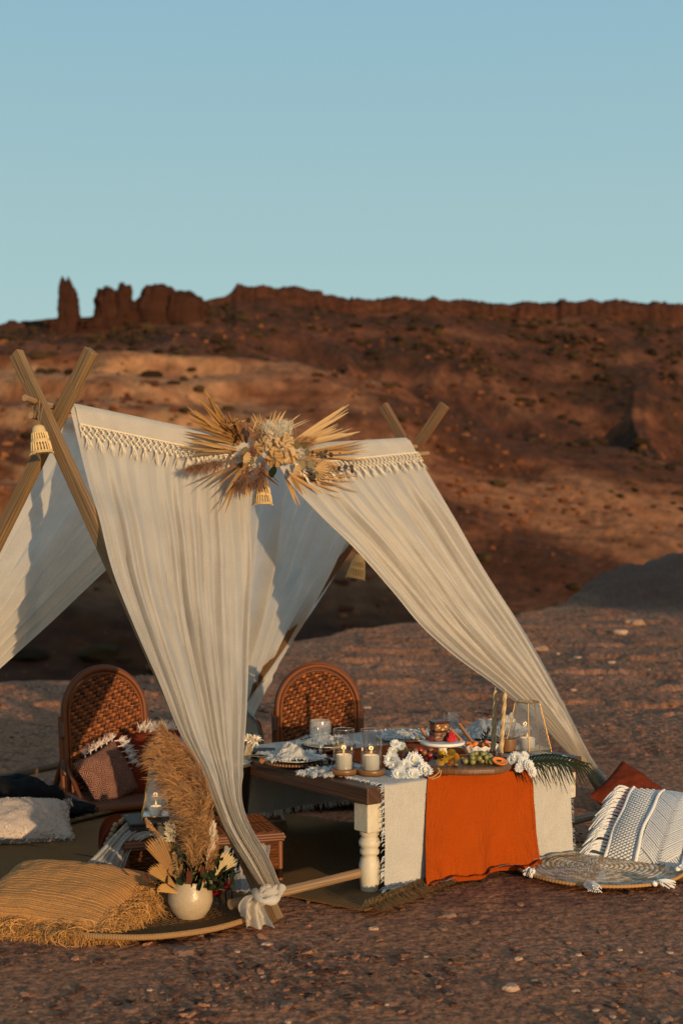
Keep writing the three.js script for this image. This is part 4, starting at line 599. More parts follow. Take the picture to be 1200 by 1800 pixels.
function plume2(P, w0, n, seed, c0, bias = V(-.5, -.25, .1), hairs = 15) {   // feathery: branchlets that carry fine hairs
  const cv = new THREE.CatmullRomCurve3(P), S = new Strands(), r = rngOf(seed);
  for (let i = 0; i < n; i++) {
    const t = .16 + .84 * Math.pow(r(), .8), a = cv.getPoint(t), d = cv.getTangent(t), q = V(rr(-1, 1, r), rr(-1, 1, r), rr(-1, 1, r)); q.addScaledVector(d, -q.dot(d)).normalize();
    const w = w0 * (.45 + .75 * Math.sin(Math.PI * Math.pow(t, .8))) * rr(.6, 1.15, r), dir = d.clone().multiplyScalar(.8).addScaledVector(q, .55).addScaledVector(bias, .45).normalize(), k0 = rr(.5, 1.25, r), B = [];
    for (let j = 0; j <= 4; j++) { const s = j / 4; B.push(a.clone().addScaledVector(dir, w * s).addScaledVector(bias, w * .35 * s * s).add(V(0, -.12 * w * s * s, 0))); }
    S.add(B, .0011, V(r(), r(), r()), c0.map(v => v * k0 * .8)); const bc = new THREE.CatmullRomCurve3(B);
    for (let j = 0; j < hairs; j++) { const s = r(), p = bc.getPoint(s), tg = bc.getTangent(s), u = V(rr(-1, 1, r), rr(-1, 1, r), rr(-1, 1, r)).normalize(), l = rr(.010, .028, r), k = k0 * rr(.7, 1.3, r); S.add([p, p.clone().addScaledVector(tg, l * .55).addScaledVector(u, l * .30), p.clone().addScaledVector(tg, l).addScaledVector(u, l * .45).add(V(0, -l * .12, 0))], .00085, V(r(), r(), r()), c0.map(v => v * k)); }
  }
  return S.geo();
}
const PLUME = [.40, .20, .065], PLUME2 = [.26, .115, .045];
const aim = (g, from, to, roll = 0, s = 1) => { const d = to.clone().sub(from), L = d.length(), q = new THREE.Quaternion().setFromUnitVectors(V(0, 1, 0), d.clone().normalize()); const m = new THREE.Matrix4().compose(from, q.multiply(new THREE.Quaternion().setFromAxisAngle(V(0, 1, 0), roll)), V(s, s, s)); return g.clone().applyMatrix4(m); };
function daisy(r, k = 22) { // petals in three rows
  const L = []; for (let row = 0; row < 3; row++) for (let i = 0; i < k - row * 5; i++) { const a = i / (k - row * 5) * 6.283 + row * .3, len = r * (1 - row * .22) * rr(.88, 1.06), el = .02 + row * .34 + rr(-.12, .12); const g = blade(len, r * .20, -.35, .22, 4, t => Math.pow(Math.sin(Math.PI * (.12 + t * .8)), .55)); L.push(xf(xf(g, [0, 0, 0], [Math.PI / 2 - el, 0, 0]), [0, .002 * row, 0], [0, a, 0])); } return merge(L);
}
const daisyGeo = [0, 1, 2].map(() => daisy(.032, 26)), daisyEye = xf(new THREE.SphereGeometry(.0052, 12, 8), [0, .005, 0], [0, 0, 0], [1, .7, 1]);
function putDaisy(parent, p, nrm, s = 1) { const f = new THREE.Mesh(daisyGeo[Math.floor(R0() * 3)], M.petal); f.name = 'flower'; f.position.copy(p); f.quaternion.setFromUnitVectors(V(0, 1, 0), nrm.normalize()); f.scale.setScalar(s); parent.add(f); const e = new THREE.Mesh(daisyEye, M.pollen); e.name = 'flower_centre'; f.add(e); return f; }
const local = (o, p) => { o.updateMatrixWorld(true); return o.worldToLocal(p.clone()); };

// ---------------------------------------------------------------- dried arrangement on the ridge
{
  const c = D(478, 792, 5.86), g = thing('dried_flower_spray', 'large spray of dried palm leaves, pampas and shells tied on the ridge', 'flower arrangement', c); const r = rngOf(21);
  const rd = (px, py) => pl([[100, 5.13], [440, 5.96], [720, 6.98]], px) - .0013 * Math.max(0, py - pl([[100, 708], [440, 778], [720, 772]], px)) - .07;
  const W = (px, py, dz = 0) => D(px, py, rd(px, py) - dz).sub(c);
  const C = (x, y, dz) => W(300 + x / 3.333, 660 + y / 3.333, dz);
  const leaf = (b, t, w, m, bend = .12, roll = 0) => { const f = C(...b), e = C(...t), L = e.distanceTo(f); part('palm_leaf', aim(blade(L, w, bend, .3, 8, q => Math.pow(Math.sin(Math.PI * clamp(.10 + q * .88)), .7) * (1 - .35 * q)), f, e, roll), m, g); };
  const fan = (base, tips, w, m) => { for (const t of tips) for (let q = 0; q < 2; q++) leaf([base[0] + rr(-12, 12, r), base[1] + rr(-12, 12, r), .03], [t[0] + q * rr(-22, 22, r), t[1] + q * rr(-18, 18, r), t[2] ?? rr(.03, .16, r)], w * rr(.85, 1.35, r), m, rr(.02, .22, r), rr(-.5, .5, r)); };
  fan([395, 400], [[205, 78], [212, 100], [158, 116], [165, 130], [92, 176], [120, 190], [80, 214], [98, 225], [130, 268], [75, 300], [110, 320]], .021, M.leafDry); fan([380, 440], [[100, 368], [25, 402], [60, 408], [140, 390], [85, 335], [150, 430], [40, 440]], .018, M.leafDry2);
  fan([560, 380], [[470, 225], [520, 215], [445, 260], [760, 235], [800, 262], [735, 290], [600, 205], [650, 215]], .014, M.leafDry2); fan([420, 380], [[330, 215], [375, 235], [285, 260], [300, 310], [350, 290]], .016, mat([.30, .14, .045], .7)); fan([330, 300], [[285, 195], [300, 235], [400, 250], [255, 160], [430, 260]], .012, M.leafDry2);
  fan([440, 500], [[240, 635], [262, 600], [290, 782], [312, 690], [345, 660], [130, 600], [390, 640], [440, 690], [455, 702], [420, 660]], .020, M.leafDry); fan([520, 540], [[600, 620], [575, 690], [630, 640], [540, 660], [585, 660]], .018, mat([.26, .12, .04], .7));
  fan([690, 420], [[1028, 224], [1015, 183], [985, 318], [960, 330], [1066, 362], [1095, 342], [1010, 350], [880, 320], [920, 300]], .020, M.leafDry2); fan([720, 460], [[1162, 414], [1150, 465], [1130, 490], [1100, 440], [1120, 510], [1070, 470], [1140, 430], [1060, 500], [1085, 415]], .014, M.leafDry);
  fan([660, 560], [[1110, 622], [1092, 690], [970, 692], [1060, 640], [1000, 660], [980, 772, .06], [880, 690], [1085, 600], [930, 655], [850, 800, .02], [735, 762, .03], [800, 700], [1040, 690]], .015, M.leafDry);
  const pl1 = (pts, l, n, s, col, side) => part('pampas_plume', plume2(pts.map(p => C(...p)), l * 1.15, Math.round(n / 7), s, col, V(0, -.15, .15), 12), M.straw, g);
  pl1([[440, 480, .05], [330, 500, .10], [210, 520, .13], [110, 545, .14]], .036, 1100, 1, PLUME2, .55); pl1([[510, 480, .06], [480, 540, .11], [440, 610, .12], [400, 640, .12]], .045, 800, 2, [.20, .085, .04], .7); pl1([[530, 500, .07], [530, 570, .12], [500, 630, .13]], .04, 700, 3, [.23, .10, .045], .7);
  pl1([[690, 490, .06], [780, 490, .11], [870, 510, .12], [960, 530, .1]], .035, 900, 4, [.46, .25, .09], .5); pl1([[430, 400, .03], [400, 340, .05], [370, 280, .05]], .035, 500, 5, PLUME2, .6); pl1([[600, 380, .05], [560, 330, .1], [520, 360, .12]], .05, 800, 6, [.34, .17, .08], .9); pl1([[700, 420, .05], [760, 390, .09], [830, 380, .1]], .03, 600, 7, [.36, .18, .06], .7); pl1([[540, 440, .1], [490, 430, .13], [450, 460, .13]], .035, 700, 8, [.30, .13, .055], .9);
  // ruffled pale blossoms in the middle
  const ruf = (x, y, dz, s, sd, col) => part('dried_blossom', surf((u, v) => { const a = u * 6.283, q = v, rad = s * (.15 + .85 * q) * (1 + .28 * noise(Math.cos(a) * 2 + sd, Math.sin(a) * 2 + q * 3)); const w = s * .28 * Math.sin(a * 7 + sd + q * 4) * q + s * .4 * noise(Math.cos(a) * 4 + sd, q * 4 + Math.sin(a) * 4); return C(x, y, dz).add(V(Math.cos(a) * rad, Math.sin(a) * rad, s * .5 * (1 - q) + w)); }, 70, 16, .2, .1), mat(col, .85, { transmission: .2, thickness: 0 }), g);
  ruf(655, 430, .16, .052, 1, [.54, .37, .20]); ruf(700, 470, .15, .036, 6, [.50, .33, .16]); ruf(545, 400, .15, .034, 7, [.50, .36, .20]); ruf(590, 310, .12, .028, 8, [.56, .45, .32]); ruf(610, 490, .18, .038, 2, [.48, .29, .12]); ruf(560, 350, .13, .030, 3, [.54, .43, .30]); ruf(500, 440, .14, .026, 4, [.40, .24, .10]); ruf(670, 380, .14, .034, 5, [.54, .39, .21]);
  // bleached grass above
  for (let q = 0; q < 3; q++) { const S = new Strands(); for (let i = 0; i < 90; i++) { const x = rr(560, 690, r), b = C(x, 370, .12), e = C(x + rr(-40, 40, r), rr(250, 320, r), rr(.06, .18, r)), k = rr(.6, 1.2, r); S.add([b, b.clone().lerp(e, .5).add(V(rr(-.01, .01, r), 0, .01)), e], .003, V(0, 0, 1), [.52 * k, .46 * k, .36 * k]); } part('bleached_grass', S.geo(), M.straw, g); }
  for (const [x, y] of [[720, 330], [700, 300], [520, 300]]) part('curled_strip', tube([C(x - 40, y + 30, .1), C(x - 20, y - 30, .12), C(x + 8, y - 15, .12), C(x + 12, y + 30, .1)], .0022, 4), M.leafDry2, g);
  // pleated shell of dried palm
  const shell = (x, y, dz, s, rot, n = 15) => { const b = C(x, y, dz), g2 = surf((u, v) => { const a = (u - .5) * 2.35, q = s * v * (1 - .18 * Math.pow(Math.abs(u - .5) * 2, 3)) * (1 - .10 * Math.abs(((u * n) % 1) - .5) * 2 * v); return V(Math.sin(a) * q, Math.cos(a) * q, .30 * s * v * Math.abs(((u * n) % 1) - .5) * 2 + .12 * s * v * v); }, n * 4, 8, s, s); part('palm_shell', xf(g2, b, [0, 0, rot]), mat([.56, .38, .19], .75, { transmission: .15, thickness: 0 }), g); };
  shell(842, 548, .20, .064, -1.75, 11); shell(425, 475, .17, .034, -1.9, 7); shell(720, 545, .18, .036, -2.1, 8);
  // eucalyptus and dark pods
  const leafE = (x, y, s, m, dz = .2) => part('round_leaf', xf(surf((u, v) => { const a = u * 6.283; return V(Math.cos(a) * s * .75 * v, Math.sin(a) * s * v, .2 * s * v * v * Math.cos(a)); }, 14, 3), C(x, y, dz), [rr(-.6, .6, r), rr(-.6, .6, r), rr(-.5, .5, r)]), m, g);
  const dk = mat([.045, .028, .022], .6), ol = mat([.16, .12, .05], .7); for (const [x, y, s, m] of [[880, 460, .013, dk], [907, 447, .013, dk], [938, 465, .013, dk], [905, 475, .009, dk], [985, 545, .012, dk], [1023, 537, .014, dk], [1058, 535, .012, dk], [1062, 560, .011, dk], [830, 450, .009, dk], [990, 455, .005, dk], [445, 345, .018, dk], [425, 325, .014, dk], [440, 375, .016, dk], [457, 262, .012, dk], [800, 450, .016, M.leafGrey], [770, 525, .02, ol], [820, 520, .02, ol], [740, 410, .018, ol], [850, 580, .016, ol], [600, 560, .022, M.leafDark], [590, 575, .018, M.leafDark], [430, 440, .02, ol], [470, 500, .02, ol], [780, 410, .016, ol]]) leafE(x, y, s, m);
  part('twig', [tube([C(760, 440, .17), C(850, 455, .2), C(945, 465, .2)], .0016, 4), tube([C(900, 560, .18), C(1000, 560, .2), C(1070, 545, .2)], .0016, 4), tube([C(450, 380, .15), C(452, 300, .16), C(436, 235, .16)], .002, 4), tube([C(455, 270, .16), C(460, 225, .16)], .0012, 4)], M.twig, g);
}
// ---------------------------------------------------------------- white vase and its bouquet
{
  const c = G(335, 1612, .012), v = thing('white_vase', 'round white ceramic vase on the round mat', 'vase', c);
  part('body', lathe([[.001, .0], [.040, .001], [.046, .004], [.062, .026], [.0705, .052], [.0695, .076], [.063, .100], [.057, .116], [.0565, .1195], [.0545, .1195], [.054, .114], [.060, .098], [.0665, .075], [.066, .052], [.055, .02], [.001, .012]], 64), M.ceramic, v);
  const b = thing('dried_bouquet', 'bouquet of pampas, palm and dark leaves standing in the white vase', 'bouquet', c.clone().add(V(0, .1, 0))); const r = rngOf(33), d0 = -c.z;
  const W = (px, py, dz = 0) => D(px, py, d0 - dz).sub(b.position);
  const stem = (p, w = .0022) => part('stem', tube(p, w, 5), M.leafDry, b);
  const big = (pts, l, n, s, col, side) => { part('pampas_plume', plumeGeo(pts.map(p => W(...p)), l, n, s, col, side), M.straw, b); };
  const warm = [.42, .205, .070], feather = (pts, w, n, s, col, bias, hr) => part('pampas_plume', plume2(pts.map(p => W(p[0] - 4, p[1], p[2] + .07)), w, n, s, col, bias, hr), M.straw, b);
  feather([[338, 1570, 0], [356, 1490, -.02], [350, 1410, -.02], [326, 1335, .0], [296, 1286, .02]], .080, 330, 1, warm, V(-.55, -.1, .1));
  feather([[345, 1560, .01], [366, 1480, .0], [366, 1400, .0], [346, 1340, .01], [318, 1304, .02]], .062, 290, 2, [.36, .17, .058], V(-.5, -.1, .1)); feather([[340, 1565, .02], [356, 1490, .03], [344, 1425, .04], [312, 1365, .05], [280, 1322, .05]], .075, 300, 7, [.40, .195, .068], V(-.55, -.2, .1)); feather([[345, 1565, .02], [370, 1500, .03], [366, 1440, .04], [338, 1395, .05], [304, 1366, .05]], .066, 260, 8, warm, V(-.55, -.25, .1));
  feather([[340, 1568, .04], [344, 1510, .05], [350, 1450, .06], [362, 1408, .06]], .05, 130, 3, [.44, .23, .08], V(0, .3, .1), 12);
  big([[350, 1568, .03], [366, 1530, .04], [378, 1490, .05], [376, 1460, .05]], .03, 900, 4, [.36, .17, .055], .5); big([[325, 1568, .03], [318, 1530, .05], [306, 1500, .06]], .03, 500, 5, [.40, .24, .10], .6); big([[330, 1568, .02], [300, 1490, .03], [268, 1455, .03], [258, 1440, .03]], .022, 500, 6, [.42, .22, .08], .5);
  // bunny tails, pleated palm spears, white blossom
  for (const [x, y, dz, s] of [[328, 1502, .06, .024], [282, 1484, .05, .018], [372, 1472, .05, .02]]) { const S = new Strands(), o = W(x, y, dz); for (let i = 0; i < 420; i++) { const a = V(rr(-1, 1, r), rr(-1, 1.4, r), rr(-1, 1, r)).normalize(), k = rr(.7, 1.2, r); S.add([o.clone(), o.clone().addScaledVector(a, s * .6), o.clone().addScaledVector(a, s * rr(.8, 1.3, r)).add(V(0, .006, 0))], .0016, V(r(), r(), r()), [.52 * k, .44 * k, .34 * k]); } part('grass_head', S.geo(), M.straw, b); stem([o, W(335, 1570, 0)], .0012); }
  const spear = (bx, by, tx, ty, dz, w, n, col) => { const f = W(bx, by, dz * .5), e = W(tx, ty, dz), L = e.distanceTo(f); part('palm_shell', aim(surf((u, q) => { const a = (u - .5) * 1.5, k = L * q; return V(Math.sin(a) * k * w, Math.cos(a * .6) * k * (1 - (.10 + .3 * Math.abs(noise(u * 7, tx))) * Math.pow(Math.abs(Math.sin(u * n * 3.14)), .6) * q), .05 * L * q * Math.abs(((u * n) % 1) - .5) * 2); }, n * 4, 8, .1, .1), f, e, rr(-.3, .3, r)), mat(col, .75, { transmission: .2, thickness: 0 }), b); };
  spear(320, 1560, 266, 1468, .06, .26, 8, [.36, .18, .055]); spear(315, 1565, 266, 1518, .09, .32, 8, [.42, .22, .06]); spear(322, 1570, 296, 1470, .03, .22, 8, [.42, .27, .11]); spear(318, 1572, 276, 1556, .10, .30, 6, [.46, .25, .075]); spear(358, 1560, 378, 1462, .05, .14, 5, [.55, .43, .30]); spear(368, 1545, 412, 1500, .04, .4, 8, [.60, .46, .25]);
  const S = new Strands(); for (let i = 0; i < 160; i++) { const x = rr(292, 308, r), y = rr(1450, 1480, r), a = W(x, y, .06), k = rr(.7, 1.1, r); S.add([a, a.clone().add(V(rr(-.01, .01, r), rr(.0, .02, r), .005))], .004, V(0, 0, 1), [.62 * k, .52 * k, .36 * k]); } for (let i = 0; i < 240; i++) { const a = W(372 + rr(-4, 4, r), rr(1450, 1495, r), .06), k = rr(.8, 1.1, r); S.add([a, a.clone().add(V(rr(-.008, .012, r), rr(.004, .02, r), .004))], .004, V(0, 0, 1), [.70 * k, .62 * k, .50 * k]); } part('white_florets', S.geo(), M.straw, b);
  for (let i = 0; i < 60; i++) { const x = rr(292, 408, r), y = rr(1508, 1562, r), dz = rr(-.03, .07, r), g = blade(rr(.025, .05, r), rr(.014, .024, r), .3, .15, 5); part('leaf', aim(g, W(335 + (x - 335) * .55, 1562, dz * .5), W(x, y, dz), r() * 6), [M.leafDark, M.leafGreen, M.leafDark, M.leafGrey][i % 4], b); const q = W(x, y, dz); part('leaf', xf(blade(.03, .02, .2, .15, 5), q, [rr(-1, 1, r), rr(0, 6, r), rr(-1, 1, r)]), [M.leafDark, M.leafGreen][i % 2], b); }
  for (let i = 0; i < 70; i++) { const a = rr(0, 6.28, r), q = W(335 + Math.cos(a) * rr(5, 52, r), rr(1505, 1566, r), .02 + .07 * Math.sin(a)); part('leaf', xf(blade(rr(.03, .05, r), rr(.018, .03, r), .3, .15, 5), q, [rr(-1, 1, r), rr(0, 6, r), rr(-1, 1, r)]), [M.leafDark, M.leafDark, M.leafGreen, mat([.075, .022, .012], .88)][i % 4], b); }
  for (let i = 0; i < 12; i++) { const x = rr(385, 425, r), y = rr(1495, 1535, r), f = W(365, 1560, 0), e = W(x, y, rr(-.02, .05, r)); part('leaf', aim(blade(e.distanceTo(f) * .55, .010, .3, .2, 5), f.clone().lerp(e, .5), e, r() * 3), M.leafDark, b); }
  for (const [x, y] of [[262, 1550], [272, 1564], [285, 1556], [268, 1535]]) part('leaf', xf(blade(.035, .022, .3, .2, 5), W(x, y, .05), [rr(-1, 1, r), rr(0, 6, r), rr(-1, 1, r)]), mat([.10, .025, .012], .7), b);
}
{ // glass jar of dark roses
  const c = G(398, 1597, .004), j = thing('glass_jar', 'clear glass jar right of the white vase holding red roses', 'jar', c);
  part('glass', lathe([[.001, .003], [.040, .002], [.047, .012], [.048, .09], [.044, .125], [.034, .150], [.033, .172], [.036, .176]], 36), M.glass, j); part('wire_handle', tube([V(-.036, .16, 0), V(-.02, .2, 0), V(.02, .205, 0), V(.05, .17, 0), V(.056, .11, 0)], .0018, 5), M.brass, j);
  const b = thing('rose_bunch', 'small bunch of dark red roses with leaves in the glass jar', 'flowers', c), r = rngOf(9);
  for (const [x, y, z, s] of [[-.018, .105, .030, .021], [-.028, .065, .035, .019], [.006, .085, .036, .017], [-.036, .12, .02, .016], [.016, .118, .02, .015]]) { const L = []; for (let k = 0; k < 13; k++) { const a = k * 2.4, q = .25 + .75 * k / 13; L.push(xf(surf((u, v) => { const w = (u - .5) * 2.2; return V(Math.sin(w) * s * q, (v - .4) * s * 1.3 + .1 * s * Math.cos(w * 3), Math.cos(w) * s * q * (1 + .35 * v * v)); }, 8, 4), [0, 0, 0], [0, a, 0])); } part('rose', xf(merge(L), [x, y, z], [.7, 0, rr(-.4, .4, r)]), mat([.22, .006, .010], .6), b); }
  for (let i = 0; i < 16; i++) part('leaf', xf(blade(.04, .022, .3, .2, 5), [rr(-.035, .035, r), rr(.05, .17, r), rr(-.02, .03, r)], [rr(-1, 1, r), r() * 6, rr(-1, 1, r)]), i % 3 ? M.leafDark : M.leafGreen, b); part('stem', [0, 1, 2].map(i => tube([V(-.02 + i * .02, .01, 0), V(-.025 + i * .02, .11, .025)], .002, 5)), M.leafDark, b);
}
// ---------------------------------------------------------------- picnic basket with cloth, box, lantern
const BK = { p: G(345, 1538, .004), turn: .30, w: .54, h: .155, d: .30 };
{
  const t = thing('wicker_basket', 'dark wicker picnic basket behind the vase draped with white gauze', 'basket', BK.p, BK.turn); const { w, h, d } = BK, wk = mat([1, 1, 1], .8, { vertexColors: true, specularIntensity: .3 }), r = rngOf(3);
  const wall = (L, mk) => { const Gs = [], n = 13; for (let j = 0; j < n; j++) { const y = .008 + (j + .5) * (h - .02) / n, P = []; const m = Math.round(L / .018); for (let i = 0; i <= m; i++) P.push(mk(lerp(-L / 2, L / 2, i / m), y, ((i + j) % 2 ? 1 : -1) * .0035)); Gs.push(tint(tube(P, .0058, 5, m * 2), [.11, .034, .010], .4, r)); } return Gs; };
  part('woven_side', wall(w, (a, y, o) => V(a, y, d / 2 + o)), wk, t); part('woven_side', wall(w, (a, y, o) => V(a, y, -d / 2 + o)), wk, t); part('woven_side', wall(d, (a, y, o) => V(w / 2 + o, y, a)), wk, t); part('woven_side', wall(d, (a, y, o) => V(-w / 2 + o, y, a)), wk, t);
  part('corner_post', [[1, 1], [1, -1], [-1, 1], [-1, -1]].map(([x, z]) => tube([V(x * w / 2, 0, z * d / 2), V(x * w / 2, h, z * d / 2)], .010, 8)), mat([.16, .05, .014], .5), t);
  const rim = []; for (let k = 0; k < 3; k++) { const y = h - .012 + k * .009, e = .008 + (k === 1 ? .004 : 0); rim.push(tube([V(-w / 2 - e, y, d / 2 + e), V(w / 2 + e, y, d / 2 + e)], .0065, 6), tube([V(w / 2 + e, y, d / 2 + e), V(w / 2 + e, y, -d / 2 - e)], .0065, 6), tube([V(-w / 2 - e, y, d / 2 + e), V(-w / 2 - e, y, -d / 2 - e)], .0065, 6), tube([V(-w / 2 - e, y, -d / 2 - e), V(w / 2 + e, y, -d / 2 - e)], .0065, 6)); } part('rim', rim, mat([.12, .036, .010], .55), t);
  const lid = []; for (let i = 0; i < 26; i++) { const z = lerp(-d / 2, d / 2, i / 25); lid.push(tint(tube([...Array(31)].map((_, q) => V(lerp(-w / 2, w / 2, q / 30), h + .008 + ((q + i) % 2) * .004, z)), .0062, 5, 60), [.085, .027, .008], .35, r)); } part('lid', lid, wk, t);
  t.updateMatrixWorld(true); const L2W = (x, y, z) => t.localToWorld(V(x, y, z));
  // gauze thrown over the left end, and another over the right end
  const g1 = edge([[232, 1452, 5.0], [222, 1446, 4.93], [205, 1462, 4.86], [170, 1500, 4.78], [128, 1538, 4.72]]), g2 = edge([[300, 1468, 4.88], [262, 1470, 4.84], [232, 1490, 4.80], [215, 1530, 4.76], [200, 1560, 4.72]]);
  solo('gauze_cloth', surf((u, v) => { const p = g1.getPoint(v).lerp(g2.getPoint(v), u); return p.add(V(.3, .25, 1).multiplyScalar(.0055 * Math.sin(u * 38 + 4 * noise(v * 2, u * 3)) * (.5 + v) + .012 * noise(u * 8, v * 2) + .02 * noise(u * 3, v * 2) + .018)); }, 60, 50, .4, .5), M.gauze, 'thin white gauze falling from the left end of the wicker basket', 'cloth');
  const h1 = edge([[398, 1440, 5.14], [392, 1466, 4.95], [392, 1530, 4.84], [388, 1592, 4.74]]), h2 = edge([[470, 1446, 5.14], [474, 1476, 4.98], [462, 1540, 4.82], [446, 1596, 4.72]]);
  solo('gauze_cloth', surf((u, v) => { const p = h1.getPoint(v).lerp(h2.getPoint(v), u); return p.add(V(.3, .1, 1).multiplyScalar(.0055 * Math.sin(u * 34 + 4 * noise(v * 2, u * 3)) * (.5 + v) + .012 * noise(u * 8, v * 2) + .02 * noise(u * 3, v * 2 + 4) + .02)); }, 60, 50, .4, .5), M.gauze, 'thin white gauze hanging over the right end of the wicker basket', 'cloth');
  const rt = edge([[205, 1432, 5.12], [188, 1440, 5.08], [176, 1462, 5.04], [172, 1490, 5.02]]), rt2 = edge([[226, 1442, 5.0], [208, 1452, 4.96], [196, 1474, 4.94], [188, 1496, 4.94]]);
  const th = thing('rust_throw', 'rust red throw with cream bobbles over the back of the basket', 'throw', [0, 0, 0]); part('cloth', surf((u, v) => rt.getPoint(v).lerp(rt2.getPoint(v), u).add(V(0, .01 * Math.sin(u * 9 + v * 3), .012 * Math.sin(u * 12 + v * 4))), 30, 30, .2, .25), fabric([.16, .03, .012]), th);
  for (let i = 0; i < 9; i++) { const p = rt2.getPoint(i / 8).add(V(rr(-.005, .005), .012, .02)); part('bobble', xf(new THREE.IcosahedronGeometry(.0105, 2), p), mat([.46, .30, .17], .95, { bumpMap: rep(T.rough, 6), bumpScale: .004 }), th); }
  const bp = L2W(-.13, h + .014, .02), bx = thing('dark_wood_box', 'low dark wooden box on the basket lid under the glass lantern', 'box', bp, BK.turn); part('box', xf(rbox(.24, .040, .17, .004), [0, .020, 0]), M.darkWood, bx); part('lid', xf(rbox(.246, .010, .176, .004), [0, .0455, 0]), M.darkWood, bx);
  lantern(L2W(-.15, h + .066, .03), .108, .05, .165, 4, .15, 'tapered glass lantern with a lit candle on the dark wooden box');
  const bt = thing('glass_bottle', 'small clear glass bottle with a gold liquid behind the vase bouquet', 'bottle', L2W(.10, h + .014, .02)); part('glass', lathe([[.001, 0], [.019, 0], [.020, .004], [.020, .055], [.009, .072], [.008, .092], [.010, .095]], 24), M.glass, bt); part('liquid', lathe([[.001, .003], [.017, .003], [.017, .04], [.001, .04]], 24), mat([.8, .42, .06], .05, { transmission: 1, thickness: .03, ior: 1.33 }), bt);
}
function candleAt(parent, x, y, z, r, h) {
  const c = part('candle', lathe([[.001, 0], [r, 0], [r, h - .003], [r - .003, h], [r * .75, h - .002], [r * .4, h - .005], [.001, h - .006]], 28), M.wax, parent); c.position.set(x, y, z); part('wick', tube([V(0, h - .006, 0), V(.001, h + .005, 0)], .0009, 5), M.black, c);
  part('flame', xf(lathe([[.0003, 0], [.0026, .003], [.0031, .006], [.0018, .012], [.0002, .019]], 12), [0, h + .002, 0]), M.flame, c);
  const l = new THREE.PointLight(new THREE.Color().setRGB(1, .55, .2), .004, 0, 2); l.position.set(x, y + h + .012, z); l.castShadow = true; l.shadow.radius = .4; parent.add(l);
}
function lantern(pos, w, top, h, n, turn, label, cand = .6) {     // tapered glass lantern with a metal frame
  const t = thing('glass_lantern', label, 'lantern', pos, turn); const R = w / 2 * 1.25, R1 = top / 2 * 1.25, foot = .012, P = (k, q) => { const a = (k + .5) / n * 6.2832; return V(Math.cos(a) * lerp(R, R1, q), foot + h * q, Math.sin(a) * lerp(R, R1, q)); };
  for (let k = 0; k < n; k++) {
    const a = P(k, 0), b = P(k + 1, 0), c = P(k, 1), d = P(k + 1, 1); const ins = (p) => p.clone().multiply(V(.985, 1, .985)); const A = ins(a), B = ins(b), C = ins(c), E = ins(d);
    part('pane', geoOf([A.x, A.y, A.z, B.x, B.y, B.z, C.x, C.y, C.z, E.x, E.y, E.z], [0, 1, 2, 1, 3, 2]), M.pane, t); part('frame_bar', tube([a, c], .0022, 6), M.brass, t); part('frame_bar', tube([a, b], .0024, 6), M.brass, t); part('frame_bar', tube([c, d], .0022, 6), M.brass, t); part('foot', tube([a, V(a.x * 1.02, 0, a.z * 1.02)], .0022, 6), M.brass, t);
  }
  part('base', xf(new THREE.CylinderGeometry(R * .98, R * .98, .002, n), [0, foot, 0], [0, -Math.PI / n * (n % 2 ? 1 : 1) + Math.PI / 2, 0]), M.glass, t); candleAt(t, 0, foot + .002, 0, w * .20, w * .25 * cand / .6); return t;
}
// ---------------------------------------------------------------- on the table
const TT = TOP + .006, onT = (px, py, dy = 0) => G(px, py, TT + dy);
function cyl(pos, label) { const t = thing('candle_holder', label, 'candle holder', pos); part('wood_base', lathe([[.001, 0], [.042, 0], [.049, .006], [.051, .014], [.050, .021], [.046, .022], [.044, .019], [.001, .018]], 40), M.acacia, t); part('glass_tube', lathe([[.0375, .019], [.0375, .160], [.0362, .161], [.0352, .160], [.0352, .02]], 40), M.glass, t); part('glass_rim', xf(new THREE.TorusGeometry(.0366, .0011, 6, 40), [0, .1605, 0], [Math.PI / 2, 0, 0]), M.crystal, t); candleAt(t, 0, .019, 0, .029, .052); }
cyl(onT(604, 1361), 'left one of two glass tube candle holders on round wooden bases'); cyl(onT(652, 1362), 'right one of two glass tube candle holders, beside the white chrysanthemums');
{ // crystal goblet
  const p = onT(563, 1337), t = thing('crystal_goblet', 'cut crystal goblet before the second rattan chair', 'glass', p); const g = lathe([[.001, .058], [.010, .060], [.022, .068], [.033, .086], [.0385, .11], [.0395, .134], [.0378, .152], [.0362, .152], [.0368, .134], [.036, .112], [.030, .088], [.02, .071], [.001, .064]], 36), P = g.attributes.position;
  for (let i = 0; i < P.count; i++) { const y = P.getY(i), a = Math.atan2(P.getZ(i), P.getX(i)), r0 = Math.hypot(P.getX(i), P.getZ(i)); if (y > .07 && y < .14 && r0 > .02) { const k = 1 + .018 * Math.sin(a * 12 + y * 260) * Math.sin(a * 12 - y * 260); P.setX(i, P.getX(i) * k); P.setZ(i, P.getZ(i) * k); } } g.computeVertexNormals(); part('bowl', g, M.crystal, t);
  const cut = []; for (let i = 0; i < 14; i++) for (let j = 0; j < 4; j++) { const a = (i + j % 2 * .5) / 14 * 6.283, y = .082 + j * .0135, q = [.031, .0365, .0388, .0396][j]; cut.push(xf(new THREE.OctahedronGeometry(.0052), [Math.cos(a) * q, y, Math.sin(a) * q], [0, -a, 0], [.35, 1.3, .8])); } part('cut_facets', cut, M.crystal, t); part('stem', lathe([[.001, .06], [.008, .058], [.0055, .045], [.0075, .038], [.005, .025], [.009, .008], [.030, .003], [.031, 0], [.001, 0]], 24), M.crystal, t);
}
